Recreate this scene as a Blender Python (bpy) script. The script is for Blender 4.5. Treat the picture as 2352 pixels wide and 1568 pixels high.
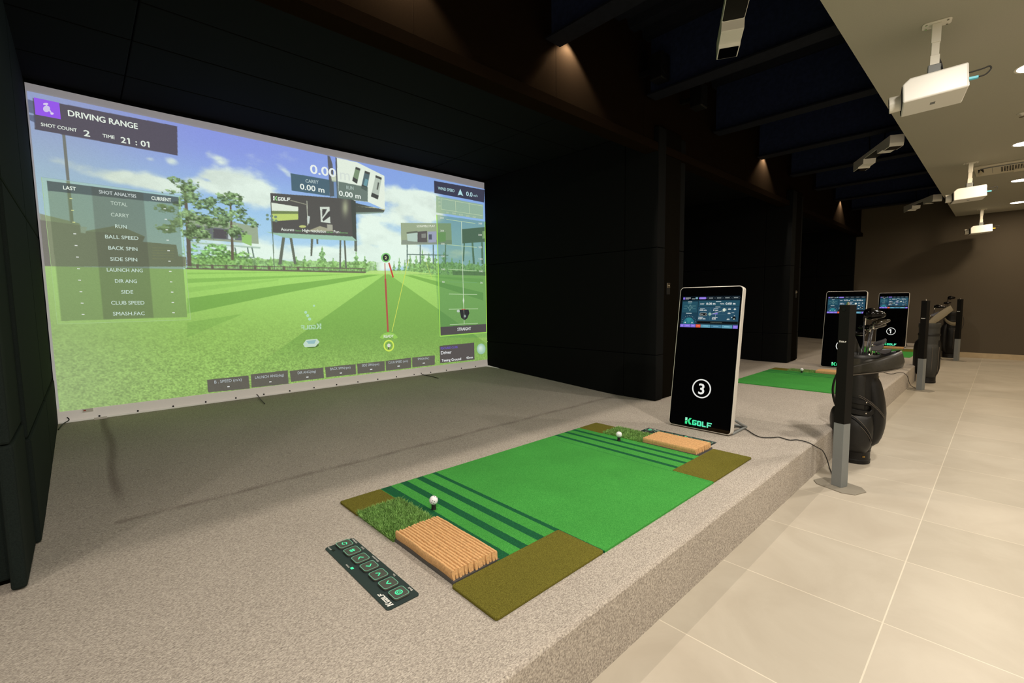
import bpy, math, random
import numpy as np
from mathutils import Vector, Matrix

# ------------------------------------------------------------------ scene, camera, light
for o in list(bpy.data.objects):
    bpy.data.objects.remove(o, do_unlink=True)
SC = bpy.context.scene
COL = SC.collection
random.seed(7)
RNG = np.random.default_rng(7)
EYE = 1.245            # camera height over the tiled floor
P = 0.245              # top of the carpeted platform
CAM_R = np.array([[0.73067941, -0.68261587, -0.01196581],
                  [-0.06665211, -0.05388029, -0.99632044],
                  [0.67945942, 0.72878837, -0.08486701]])
FPX = 1054.891
cam_d = bpy.data.cameras.new('camera')
cam = bpy.data.objects.new('camera', cam_d)
COL.objects.link(cam)
cam_d.sensor_fit = 'HORIZONTAL'
cam_d.sensor_width = 36.0
cam_d.lens = FPX * 36.0 / 2352.0
cam_d.clip_start = 0.05
cm = Matrix.Identity(4)
for i in range(3):
    cm[i][0] = CAM_R[0][i]
    cm[i][1] = -CAM_R[1][i]
    cm[i][2] = -CAM_R[2][i]
cm[0][3], cm[1][3], cm[2][3] = 0.0, 0.0, EYE
cam.matrix_world = cm
SC.camera = cam

w = bpy.data.worlds.new('world')
SC.world = w
w.use_nodes = True
w.node_tree.nodes['Background'].inputs[0].default_value = (1.0, 0.9, 0.75, 1)
w.node_tree.nodes['Background'].inputs[1].default_value = 0.004

vs = SC.view_settings
vs.view_transform = 'Standard'
vs.look = 'None'
vs.exposure = 0.0
vs.gamma = 1.0
vs.use_curve_mapping = False

WARM = (1.0, 0.84, 0.62)
CEIL = 2.90            # underside of the pale ceiling


def spot(name, loc, power, angle, color=WARM, radius=0.05, blend=0.6, target=None):
    d = bpy.data.lights.new(name, 'SPOT')
    d.energy = power
    d.color = color
    d.spot_size = math.radians(angle)
    d.spot_blend = blend
    d.shadow_soft_size = radius
    o = bpy.data.objects.new(name, d)
    COL.objects.link(o)
    o.location = loc
    if target is not None:
        o.rotation_euler = (Vector(target) - Vector(loc)).to_track_quat('-Z', 'Y').to_euler()
    return o


def disk(name, loc, power, color, size=0.15):
    d = bpy.data.lights.new(name, 'AREA')
    d.shape = 'DISK'
    d.size = size
    d.energy = power
    d.color = color
    o = bpy.data.objects.new(name, d)
    COL.objects.link(o)
    o.location = loc
    return o


# recessed downlights of the aisle: (x, strength)
DOWN_W = 49.0
for x, k in ((-2.65, 1.0), (-0.05, 1.0), (2.55, 1.05), (5.15, 0.85), (7.62, 0.47), (9.95, 0.4), (12.24, 0.42)):
    for ry, kk in ((-0.06, 1.0), (-2.3, 0.8)):
        disk('downlight_lamp', (x, ry, CEIL - 0.008), DOWN_W * k * kk, (1.0, 0.91, 0.79) if x < 6 else (1.0, 0.80, 0.55))
# spots up in the black void, close to the fascia of each bay
VOID_SPOTS = [(1.36, 2.308, 3.24), (2.82, 2.308, 3.24), (6.98, 2.308, 3.24), (11.3, 2.308, 3.24)]
for x, y, z in VOID_SPOTS:
    spot('track_lamp', (x, y, z), 74.0, 108, (1.0, 0.88, 0.74), 0.02, 0.4, (x, y - 0.1, 0))

# ------------------------------------------------------------------ helpers


def lin(c):
    out = []
    for v in c[:3]:
        v = v / 255.0
        out.append(v / 12.92 if v <= 0.04045 else ((v + 0.055) / 1.055) ** 2.4)
    return tuple(out)


def lin_np(a):
    return np.where(a <= 0.04045, a / 12.92, ((np.clip(a, 0, None) + 0.055) / 1.055) ** 2.4)


def onz(px, py, z):
    r = CAM_R.T @ np.array([(px - 1176) / FPX, (py - 784) / FPX, 1.0])
    s = (z - EYE) / r[2]
    return r * s + np.array([0, 0, EYE])


def ony(px, py, y):
    r = CAM_R.T @ np.array([(px - 1176) / FPX, (py - 784) / FPX, 1.0])
    return r * (y / r[1]) + np.array([0, 0, EYE])


def new_mat(name):
    m = bpy.data.materials.new(name)
    m.use_nodes = True
    nt = m.node_tree
    return m, nt, nt.nodes['Principled BSDF']


def mat(name, rgb, rough=0.5, metal=0.0, noise=0.0, nscale=60.0, bump=0.0, bscale=None, spec=None, coat=0.0):
    m, nt, b = new_mat(name)
    c = lin(rgb)
    b.inputs['Base Color'].default_value = (*c, 1)
    b.inputs['Roughness'].default_value = rough
    b.inputs['Metallic'].default_value = metal
    if spec is not None:
        b.inputs['Specular IOR Level'].default_value = spec
    if coat:
        b.inputs['Coat Weight'].default_value = coat
        b.inputs['Coat Roughness'].default_value = 0.06
    tc = nt.nodes.new('ShaderNodeTexCoord')
    n = nt.nodes.new('ShaderNodeTexNoise')
    n.inputs['Scale'].default_value = nscale
    n.inputs['Detail'].default_value = 4
    nt.links.new(tc.outputs['Object'], n.inputs['Vector'])
    if noise:
        r = nt.nodes.new('ShaderNodeValToRGB')
        r.color_ramp.elements[0].position = 0.3
        r.color_ramp.elements[1].position = 0.7
        r.color_ramp.elements[0].color = (*[v * (1 - noise) for v in c], 1)
        r.color_ramp.elements[1].color = (*[min(1, v * (1 + noise)) for v in c], 1)
        nt.links.new(n.outputs['Fac'], r.inputs['Fac'])
        nt.links.new(r.outputs['Color'], b.inputs['Base Color'])
    if bump:
        bm = nt.nodes.new('ShaderNodeBump')
        bm.inputs['Strength'].default_value = bump
        bm.inputs['Distance'].default_value = 0.002
        n2 = n
        if bscale:
            n2 = nt.nodes.new('ShaderNodeTexNoise')
            n2.inputs['Scale'].default_value = bscale
            nt.links.new(tc.outputs['Object'], n2.inputs['Vector'])
        nt.links.new(n2.outputs['Fac'], bm.inputs['Height'])
        nt.links.new(bm.outputs['Normal'], b.inputs['Normal'])
    return m


def emit(name, rgb, strength):
    m, nt, b = new_mat(name)
    b.inputs['Base Color'].default_value = (0, 0, 0, 1)
    b.inputs['Emission Color'].default_value = (*lin(rgb), 1)
    b.inputs['Emission Strength'].default_value = strength
    return m


def col_emit(name, strength=1.0, attr='Col'):
    m = bpy.data.materials.new(name)
    m.use_nodes = True
    nt = m.node_tree
    nt.nodes.clear()
    a = nt.nodes.new('ShaderNodeAttribute')
    a.attribute_name = attr
    e = nt.nodes.new('ShaderNodeEmission')
    e.inputs['Strength'].default_value = strength
    out = nt.nodes.new('ShaderNodeOutputMaterial')
    nt.links.new(a.outputs['Color'], e.inputs['Color'])
    nt.links.new(e.outputs[0], out.inputs['Surface'])
    m.cycles.emission_sampling = 'NONE'
    return m


class MB:
    """collects shapes; build() links them as ONE mesh object"""

    def __init__(s):
        s.v, s.f, s.m = [], [], []
        s.mi = 0

    def add(s, vs_, fs):
        o = len(s.v)
        s.v += [tuple(v) for v in vs_]
        s.f += [tuple(i + o for i in f) for f in fs]
        s.m += [s.mi] * len(fs)
        return s

    def box(s, x0, x1, y0, y1, z0, z1, M=None):
        vs_ = [Vector((x, y, z)) for z in (z0, z1) for y in (y0, y1) for x in (x0, x1)]
        if M is not None:
            vs_ = [M @ v for v in vs_]
        return s.add(vs_, [(0, 2, 3, 1), (4, 5, 7, 6), (0, 1, 5, 4), (2, 6, 7, 3), (0, 4, 6, 2), (1, 3, 7, 5)])

    def prism(s, poly, z0, z1, M=None):
        n = len(poly)
        vs_ = [Vector((p[0], p[1], z0)) for p in poly] + [Vector((p[0], p[1], z1)) for p in poly]
        if M is not None:
            vs_ = [M @ v for v in vs_]
        fs = [tuple(range(n - 1, -1, -1)), tuple(range(n, 2 * n))]
        fs += [(i, (i + 1) % n, n + (i + 1) % n, n + i) for i in range(n)]
        return s.add(vs_, fs)

    def loft(s, rings, cap0=True, cap1=True, closed=True):
        n = len(rings[0])
        vs_ = [p for r in rings for p in r]
        fs = []
        for k in range(len(rings) - 1):
            for i in range(n if closed else n - 1):
                j = (i + 1) % n
                fs.append((k * n + i, k * n + j, (k + 1) * n + j, (k + 1) * n + i))
        if cap0:
            fs.append(tuple(range(n - 1, -1, -1)))
        if cap1:
            o = (len(rings) - 1) * n
            fs.append(tuple(o + i for i in range(n)))
        return s.add(vs_, fs)

    def cyl(s, p0, p1, r0, r1=None, n=20):
        r1 = r0 if r1 is None else r1
        p0, p1 = Vector(p0), Vector(p1)
        q = (p1 - p0).to_track_quat('Z', 'Y').to_matrix()
        rs = []
        for p, r in ((p0, r0), (p1, r1)):
            rs.append([p + q @ Vector((r * math.cos(2 * math.pi * i / n), r * math.sin(2 * math.pi * i / n), 0)) for i in range(n)])
        return s.loft(rs)

    def lathe(s, prof, n=32, M=None, cap=True):
        rs = []
        for r, z in prof:
            ring = [Vector((r * math.cos(2 * math.pi * i / n), r * math.sin(2 * math.pi * i / n), z)) for i in range(n)]
            rs.append([M @ v for v in ring] if M is not None else ring)
        return s.loft(rs, cap, cap)

    def tube(s, pts, r, n=8, smooth=4):
        pts = [Vector(p) for p in pts]
        if smooth > 1 and len(pts) > 2:
            q = []
            for i in range(len(pts) - 1):
                p0 = pts[max(i - 1, 0)]; p1 = pts[i]; p2 = pts[i + 1]; p3 = pts[min(i + 2, len(pts) - 1)]
                for k in range(smooth):
                    t = k / smooth
                    q.append(0.5 * ((2 * p1) + (p2 - p0) * t + (2 * p0 - 5 * p1 + 4 * p2 - p3) * t * t + (3 * p1 - p0 - 3 * p2 + p3) * t ** 3))
            q.append(pts[-1])
            pts = q
        rs = []
        up = None
        for i, p in enumerate(pts):
            d = (pts[min(i + 1, len(pts) - 1)] - pts[max(i - 1, 0)]).normalized()
            if up is None:
                up = Vector((0, 0, 1)) if abs(d.z) < 0.9 else Vector((1, 0, 0))
            a = d.cross(up).normalized()
            up = a.cross(d).normalized()
            rs.append([p + a * (r * math.cos(2 * math.pi * k / n)) + up * (r * math.sin(2 * math.pi * k / n)) for k in range(n)])
        return s.loft(rs)

    def build(s, name, mats, parent=None, bevel=0.0, seg=2, smooth=False, loc=None, autosmooth=None):
        me = bpy.data.meshes.new(name)
        me.from_pydata([tuple(v) for v in s.v], [], s.f)
        if not isinstance(mats, (list, tuple)):
            mats = [mats]
        for m in mats:
            me.materials.append(m)
        if len(mats) > 1:
            me.polygons.foreach_set('material_index', s.m)
        if smooth:
            me.polygons.foreach_set('use_smooth', [True] * len(me.polygons))
        me.update()
        o = bpy.data.objects.new(name, me)
        COL.objects.link(o)
        if parent is not None:
            o.parent = parent
        if loc is not None:
            o.location = loc
        if bevel:
            b = o.modifiers.new('bevel', 'BEVEL')
            b.width = bevel
            b.segments = seg
            b.limit_method = 'ANGLE'
            b.angle_limit = math.radians(40)
        if autosmooth:
            me.polygons.foreach_set('use_smooth', [True] * len(me.polygons))
            me.set_sharp_from_angle(angle=math.radians(autosmooth))
        return o


def box_obj(name, m, x0, x1, y0, y1, z0, z1, parent=None, bevel=0.0):
    return MB().box(x0, x1, y0, y1, z0, z1).build(name, m, parent, bevel)


def struct(o):
    o['kind'] = 'structure'
    return o


def thing(name, label, cat, loc=(0, 0, 0), rotz=0.0, group=None):
    o = bpy.data.objects.new(name, None)
    COL.objects.link(o)
    o.location = loc
    o.rotation_euler = (0, 0, rotz)
    o.empty_display_size = 0.05
    return tag(o, label, cat, group)


def tag(o, label, cat, group=None):
    o['label'] = label
    o['category'] = cat
    if group:
        o['group'] = group
    return o


def dup(root, loc, label, rotz=None, group=None):
    r = root.copy()
    COL.objects.link(r)
    r.location = loc
    if rotz is not None:
        r.rotation_euler = (0, 0, rotz)
    r['label'] = label
    if group:
        r['group'] = group
    for ch in list(root.children):
        c = ch.copy()
        COL.objects.link(c)
        c.parent = r
        for g in list(ch.children):
            d = g.copy()
            COL.objects.link(d)
            d.parent = c
    return r


def rrect(w, h, r, n=6, cx=0.0, cy=0.0):
    pts = []
    for (sx, sy, a0) in ((1, 1, 0), (-1, 1, 90), (-1, -1, 180), (1, -1, 270)):
        for k in range(n + 1):
            a = math.radians(a0 + 90 * k / n)
            pts.append((cx + sx * (w / 2 - r) + r * math.cos(a), cy + sy * (h / 2 - r) + r * math.sin(a)))
    return pts


def ellipse(cx, cy, rx, ry, n=24):
    return [(cx + rx * math.cos(2 * math.pi * k / n), cy + ry * math.sin(2 * math.pi * k / n)) for k in range(n)]


# text outlines: (verts, faces, width) with cap height 1, baseline 0, starting at x = 0
_TX = {}


def text_geo(s, bold=0.0, shear=0.0):
    bold = 0.0
    key = (s, bold, shear)
    if key in _TX:
        return _TX[key]
    cu = bpy.data.curves.new('lettering', 'FONT')
    cu.body = s
    cu.size = 1.0
    cu.offset = bold
    cu.shear = shear
    cu.resolution_u = 3
    ob = bpy.data.objects.new('lettering', cu)
    COL.objects.link(ob)
    dg = bpy.context.evaluated_depsgraph_get()
    dg.update()
    me = bpy.data.meshes.new_from_object(ob.evaluated_get(dg))
    v = np.array([(q.co.x, q.co.y) for q in me.vertices]) if len(me.vertices) else np.zeros((0, 2))
    f = [tuple(p.vertices) for p in me.polygons]
    bpy.data.objects.remove(ob, do_unlink=True)
    bpy.data.meshes.remove(me)
    bpy.data.curves.remove(cu)
    if len(v):
        v = v / 0.729
        v[:, 0] -= v[:, 0].min()
        if '1' in s and s != '1':
            sw = text_geo('1')[3]
            extra, ef = [], []
            for i, ch in enumerate(s):
                if ch == '1':
                    r = text_geo(s[:i + 1])[2] if i + 1 < len(s) else float(v[:, 0].max())
                    if r:
                        extra += [(r - sw + .02, 1.0), (r - sw + .02, .83), (r - sw - .16, .70), (r - sw - .16, .86)]
                        k = len(v) + len(extra) - 4
                        f.append((k, k + 1, k + 2, k + 3))
            v = np.concatenate([v, np.array(extra)])
        elif s == '1':
            sw = float(v[:, 0].max())
            f.append(tuple(range(len(v), len(v) + 4)))
            v = np.concatenate([v, np.array([(.02, 1.0), (.02, .80), (-.20, .66), (-.20, .85)])])
            _TX[key] = (v, f, sw, sw)
            return _TX[key]
    _TX[key] = (v, f, float(v[:, 0].max()) if len(v) else 0.0, 0.0)
    return _TX[key]


class Paint:
    """flat coloured polygons on a picture plane, layer by layer, as one mesh"""

    def __init__(s, step=0.0004):
        s.v, s.f, s.c, s.z, s.step = [], [], [], 0.0, step

    def up(s):
        s.z += s.step
        return s

    def poly(s, pts, c):
        o = len(s.v)
        s.v += [(p[0], p[1], s.z) for p in pts]
        s.f.append(tuple(range(o, o + len(pts))))
        s.c.append(c)
        return s

    def rect(s, x0, y0, x1, y1, c):
        return s.poly([(x0, y0), (x1, y0), (x1, y1), (x0, y1)], c)

    def line(s, p, q, w, c):
        d = Vector((q[0] - p[0], q[1] - p[1]))
        n = Vector((-d.y, d.x)).normalized() * (w / 2)
        return s.poly([(p[0] + n.x, p[1] + n.y), (p[0] - n.x, p[1] - n.y), (q[0] - n.x, q[1] - n.y), (q[0] + n.x, q[1] + n.y)], c)

    def ring(s, cx, cy, rx, ry, t, c, n=40, a0=0, a1=360):
        for k in range(n):
            a, b = (math.radians(a0 + (a1 - a0) * i / n) for i in (k, k + 1))
            s.poly([(cx + rx * math.cos(a), cy + ry * math.sin(a)), (cx + rx * math.cos(b), cy + ry * math.sin(b)),
                    (cx + (rx - t) * math.cos(b), cy + (ry - t) * math.sin(b)), (cx + (rx - t) * math.cos(a), cy + (ry - t) * math.sin(a))], c)
        return s

    def outline(s, pts, t, c):
        n = len(pts)
        for i in range(n):
            s.line(pts[i], pts[(i + 1) % n], t, c)
        return s

    def text(s, st, x0, y0, x1, h, c, bold=0.012, shear=0.0, mirror=False, y1=None):
        v, f, w_ = text_geo(st, 0.0, shear)[:3]
        if not len(v):
            return s
        b_ = max(0.0, bold) * 1.6
        if b_ > 0.014:
            for dx, dy in ((b_, 0), (-b_, 0), (0, b_ * .8), (0, -b_ * .8)) + (((b_ * .7, b_ * .6), (-b_ * .7, b_ * .6), (b_ * .7, -b_ * .6), (-b_ * .7, -b_ * .6)) if h > 0.05 else ()):
                s.text(st, x0 + dx * h, y0 + dy * h, x1 + dx * h, h, c, 0.0, shear, mirror, None if y1 is None else y1 + dy * h)
        o = len(s.v)
        k = (x1 - x0) / w_
        sl = 0.0 if y1 is None else (y1 - y0) / (x1 - x0)
        for a, b in v:
            xx = x0 + (w_ - a if mirror else a) * k
            s.v.append((xx, y0 + b * h + sl * (xx - x0), s.z))
        s.f += [tuple(i + o for i in q) for q in f]
        s.c += [c] * len(f)
        return s

    def quads(s, qs, c):
        for q in qs:
            s.poly(q, c)
        return s

    def build(s, name, m, parent=None, M=None):
        me = bpy.data.meshes.new(name)
        vs_ = [tuple(M @ Vector(v)) for v in s.v] if M is not None else s.v
        me.from_pydata(vs_, [], s.f)
        me.materials.append(m)
        ca = me.color_attributes.new('Col', 'FLOAT_COLOR', 'CORNER')
        arr = []
        for poly, c in zip(me.polygons, s.c):
            l = lin(c)
            arr += [l[0], l[1], l[2], 1.0] * len(poly.vertices)
        ca.data.foreach_set('color', arr)
        me.update()
        o = bpy.data.objects.new(name, me)
        COL.objects.link(o)
        if parent is not None:
            o.parent = parent
        return o


def logo_polys(w, h, slant=0.0):
    """the word mark KGOLF: split K, then blocky G O L F; polygons in a w x h box"""
    t = 0.24
    P_ = []
    cw = 0.205
    # K
    K = [[(0.0, 0), (0.085, 0), (0.085, 0.50), (0.0, 0.40)], [(0.0, 0.47), (0.085, 0.57), (0.085, 1), (0.0, 1)],
         [(0.085, 0.44), (0.165, 1.0), (0.25, 1.0), (0.165, 0.50)], [(0.085, 0.56), (0.165, 0.53), (0.26, 0), (0.165, 0)]]
    P_.append(K)

    def seg(x, parts):
        return [[(x + a * 0.165, b) for a, b in q] for q in parts]
    L_, R_, T_, B_ = 0.0, 1.0, 0.80, 0.0
    tx = 0.34
    ty = 0.19
    left = [(0, 0.12), (0.12, 0), (tx, 0), (tx, T_), (0.12, T_), (0, T_ - 0.12)]
    right = [(1, 0.12), (0.88, 0), (1 - tx, 0), (1 - tx, T_), (0.88, T_), (1, T_ - 0.12)]
    top = [(tx, T_ - ty), (1 - tx, T_ - ty), (1 - tx, T_), (tx, T_)]
    bot = [(tx, 0), (1 - tx, 0), (1 - tx, ty), (tx, ty)]
    G = [left, [(tx, T_ - ty), (1, T_ - ty), (1, T_), (tx, T_)], bot,
         [(1 - tx, 0), (0.88, 0), (1, 0.12), (1, 0.44), (1 - tx, 0.44)], [(0.5, 0.30), (1 - tx, 0.30), (1 - tx, 0.44), (0.5, 0.44)]]
    O = [left, right, top, bot]
    Lp = [[(0, 0.12), (0.12, 0), (tx, 0), (tx, T_), (0, T_)], [(tx, 0), (0.95, 0), (0.95, ty), (tx, ty)]]
    F = [[(0, 0), (tx, 0), (tx, T_), (0, T_)], [(tx, T_ - ty), (1.1, T_ - ty), (1.1, T_), (tx, T_)], [(tx, 0.27), (0.95, 0.27), (0.95, 0.45), (tx, 0.45)]]
    for i, L in enumerate((G, O, Lp, F)):
        P_.append(seg(0.275 + i * 0.183, L))
    out = []
    for i, L in enumerate(P_):
        out.append([[((x + slant * y) * w, y * h) for x, y in q] for q in L])
    return out


# ------------------------------------------------------------------ materials
M_BLACKPAD = mat('black_fabric_pad', (13, 14, 14), 0.95, noise=0.25, nscale=300, bump=0.15, bscale=500, spec=0.1)
M_BLACKWALL = mat('black_wall_paint', (17, 15, 11), 0.95, noise=0.1, nscale=200, spec=0.0)
M_FASCIA = mat('dark_fascia_board', (25, 18, 11), 0.9, noise=0.1, nscale=90, spec=0.0)
M_NAVY = mat('navy_painted_steel', (32, 40, 66), 0.7, noise=0.2, nscale=30, spec=0.1)
M_VOID = mat('black_deck_steel', (20, 22, 30), 0.7, noise=0.2, nscale=30, spec=0.1)
M_PADLEFT = mat('black_fabric_screen_tint', (26, 33, 31), 0.95, noise=0.25, nscale=300, bump=0.15, bscale=500, spec=0.1)  # black pad fabric with the screen's teal light mixed into its colour
M_FARWALL = mat('brown_grey_wall_paint', (82, 74, 62), 0.7, noise=0.08, nscale=120, spec=0.25)
M_CEIL = mat('pale_grey_ceiling_paint', (168, 165, 150), 0.85, noise=0.03, nscale=150)
M_ROOMWALL = mat('room_wall_paint', (205, 198, 182), 0.8, noise=0.03, nscale=100)
M_WHITE = mat('white_plastic', (236, 234, 228), 0.35)
M_WHITE_M = mat('white_painted_metal', (228, 224, 212), 0.4)
M_SILVER = mat('brushed_silver_frame', (216, 212, 204), 0.35, 0.25)
M_GLASS = mat('black_gloss_glass', (4, 4, 5), 0.07, spec=0.5)
M_BLACK = mat('black_satin_plastic', (14, 14, 14), 0.45, spec=0.25)
M_BLACKM = mat('black_powder_coat', (15, 14, 12), 0.6, noise=0.15, nscale=500, spec=0.15)
M_GREYM = mat('grey_powder_coat', (118, 122, 122), 0.45, noise=0.06, nscale=600)
M_PLATE = mat('grey_base_plate', (134, 128, 116), 0.45, noise=0.05, nscale=300)
M_RUBBER = mat('black_rubber', (24, 22, 22), 0.6)
M_CABLE = mat('black_cable', (20, 19, 18), 0.5)
M_LEATHER = mat('black_leather', (13, 12, 11), 0.42, noise=0.15, nscale=90, bump=0.35, bscale=260, spec=0.3)
M_LEATHER2 = mat('charcoal_leather', (24, 23, 21), 0.40, noise=0.15, nscale=60, bump=0.3, bscale=260, spec=0.35)
M_LEATHER3 = mat('slate_nylon', (44, 44, 41), 0.6, noise=0.15, nscale=120, bump=0.2, bscale=400)
M_TANFLAP = mat('olive_grey_flap', (118, 108, 86), 0.6, noise=0.1, nscale=120)
M_HOOD = mat('dark_olive_leather', (46, 43, 36), 0.4, noise=0.15, nscale=60, bump=0.3, bscale=260, spec=0.35)
M_STITCH = mat('grey_stitching', (96, 88, 78), 0.7)
M_CHROME = mat('chrome', (215, 212, 205), 0.12, 1.0)
M_IRON = mat('brushed_iron', (96, 96, 104), 0.28, 1.0)
M_GLOSSBLK = mat('gloss_black_lacquer', (6, 5, 5), 0.14, spec=0.22)
M_GRAPH = mat('graphite_shaft', (40, 40, 44), 0.25, 0.3)
M_BALL = mat('white_golf_ball', (240, 240, 246), 0.3, bump=0.0)
M_DOT = mat('black_print', (14, 14, 18), 0.5)
M_PAD = mat('dark_green_sheet', (26, 44, 44), 0.6, noise=0.1, nscale=400)
M_KEY = mat('grey_rubber_key', (70, 72, 66), 0.5)
M_GREENLED = emit('green_icon_light', (80, 250, 172), 1.15)
M_KEYRIM = emit('dim_green_rim', (130, 200, 160), 0.75)
M_WHITEPRINT = mat('white_print', (232, 232, 228), 0.5)
M_CLOTH = mat('white_screen_cloth', (214, 210, 206), 0.9, noise=0.03, nscale=300)
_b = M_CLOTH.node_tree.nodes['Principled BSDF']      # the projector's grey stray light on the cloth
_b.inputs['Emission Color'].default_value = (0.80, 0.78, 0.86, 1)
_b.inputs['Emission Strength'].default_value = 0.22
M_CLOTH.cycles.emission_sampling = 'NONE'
M_HEM = mat('white_hem_cloth', (226, 220, 210), 0.9, noise=0.03, nscale=300)
_b = M_HEM.node_tree.nodes['Principled BSDF']  # projector spill on the hem, put in as a faint glow
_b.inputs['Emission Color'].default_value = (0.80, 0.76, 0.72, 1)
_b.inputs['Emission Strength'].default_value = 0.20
M_BRASS = mat('polished_brass', (200, 160, 80), 0.2, 1.0)


def carpet_material():
    m, nt, b = new_mat('grey_loop_carpet')
    tc = nt.nodes.new('ShaderNodeTexCoord')
    mp = nt.nodes.new('ShaderNodeMapping')
    mp.inputs['Scale'].default_value = (1.0, 1.9, 1.0)
    n = nt.nodes.new('ShaderNodeTexNoise')
    n.inputs['Scale'].default_value = 140
    n.inputs['Detail'].default_value = 6
    n.inputs['Roughness'].default_value = 0.72
    r = nt.nodes.new('ShaderNodeValToRGB')
    e = r.color_ramp.elements
    e[0].position, e[0].color = 0.33, (*lin((132, 125, 117)), 1)
    e[1].position, e[1].color = 0.68, (*lin((226, 218, 206)), 1)
    k = e.new(0.5)
    k.color = (*lin((184, 175, 165)), 1)
    n2 = nt.nodes.new('ShaderNodeTexNoise')
    n2.inputs['Scale'].default_value = 1.3
    n2.inputs['Detail'].default_value = 3
    mx = nt.nodes.new('ShaderNodeMixRGB')
    mx.blend_type = 'MULTIPLY'
    mx.inputs['Fac'].default_value = 0.25
    bm = nt.nodes.new('ShaderNodeBump')
    bm.inputs['Strength'].default_value = 0.6
    bm.inputs['Distance'].default_value = 0.004
    L = nt.links.new
    L(tc.outputs['Object'], mp.inputs['Vector'])
    L(mp.outputs['Vector'], n.inputs['Vector'])
    L(tc.outputs['Object'], n2.inputs['Vector'])
    L(n.outputs['Fac'], r.inputs['Fac'])
    L(r.outputs['Color'], mx.inputs['Color1'])
    L(n2.outputs['Fac'], mx.inputs['Color2'])
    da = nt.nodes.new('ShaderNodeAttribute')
    da.attribute_name = 'crease_shade'
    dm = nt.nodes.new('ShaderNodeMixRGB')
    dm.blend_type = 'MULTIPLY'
    dm.inputs['Color2'].default_value = (0.50, 0.46, 0.46, 1)  # crease shade multiplied into the carpet colour
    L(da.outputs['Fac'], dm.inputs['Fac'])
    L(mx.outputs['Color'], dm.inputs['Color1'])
    L(dm.outputs['Color'], b.inputs['Base Color'])
    L(n.outputs['Fac'], bm.inputs['Height'])
    L(bm.outputs['Normal'], b.inputs['Normal'])
    b.inputs['Roughness'].default_value = 0.95
    b.inputs['Specular IOR Level'].default_value = 0.1
    return m


def tile_material():
    m, nt, b = new_mat('beige_stone_tile')
    L = nt.links.new
    tc = nt.nodes.new('ShaderNodeTexCoord')
    sp = nt.nodes.new('ShaderNodeSeparateXYZ')
    cb = nt.nodes.new('ShaderNodeCombineXYZ')
    L(tc.outputs['Object'], sp.inputs[0])
    ax = nt.nodes.new('ShaderNodeMath'); ax.operation = 'ADD'; ax.inputs[1].default_value = 24.0 - 0.256
    ay = nt.nodes.new('ShaderNodeMath'); ay.operation = 'ADD'; ay.inputs[1].default_value = 12.0 - 2.172
    L(sp.outputs['Y'], ax.inputs[0])
    L(sp.outputs['X'], ay.inputs[0])
    L(ax.outputs[0], cb.inputs['X'])
    L(ay.outputs[0], cb.inputs['Y'])
    br = nt.nodes.new('ShaderNodeTexBrick')
    br.offset = 0.0
    br.inputs['Scale'].default_value = 1.0
    br.inputs['Brick Width'].default_value = 1.2
    br.inputs['Row Height'].default_value = 0.6
    br.inputs['Mortar Size'].default_value = 0.0028
    br.inputs['Mortar Smooth'].default_value = 0.3
    br.inputs['Bias'].default_value = 0.0
    br.inputs['Color1'].default_value = (*lin((190, 182, 168)), 1)
    br.inputs['Color2'].default_value = (*lin((179, 172, 158)), 1)
    br.inputs['Mortar'].default_value = (*lin((212, 205, 189)), 1)
    L(cb.outputs[0], br.inputs['Vector'])
    n = nt.nodes.new('ShaderNodeTexNoise')
    n.inputs['Scale'].default_value = 2.2
    n.inputs['Detail'].default_value = 8
    n.inputs['Roughness'].default_value = 0.62
    n.inputs['Distortion'].default_value = 0.8
    r = nt.nodes.new('ShaderNodeValToRGB')
    r.color_ramp.elements[0].position = 0.3
    r.color_ramp.elements[0].color = (0.84, 0.82, 0.80, 1)
    r.color_ramp.elements[1].position = 0.7
    r.color_ramp.elements[1].color = (1, 1, 1, 1)
    L(tc.outputs['Object'], n.inputs['Vector'])
    L(n.outputs['Fac'], r.inputs['Fac'])
    mx = nt.nodes.new('ShaderNodeMixRGB')
    mx.blend_type = 'MULTIPLY'
    mx.inputs['Fac'].default_value = 1.0
    L(br.outputs['Color'], mx.inputs['Color1'])
    L(r.outputs['Color'], mx.inputs['Color2'])
    L(mx.outputs['Color'], b.inputs['Base Color'])
    b.inputs['Roughness'].default_value = 0.42
    b.inputs['Specular IOR Level'].default_value = 0.4
    return m


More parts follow.
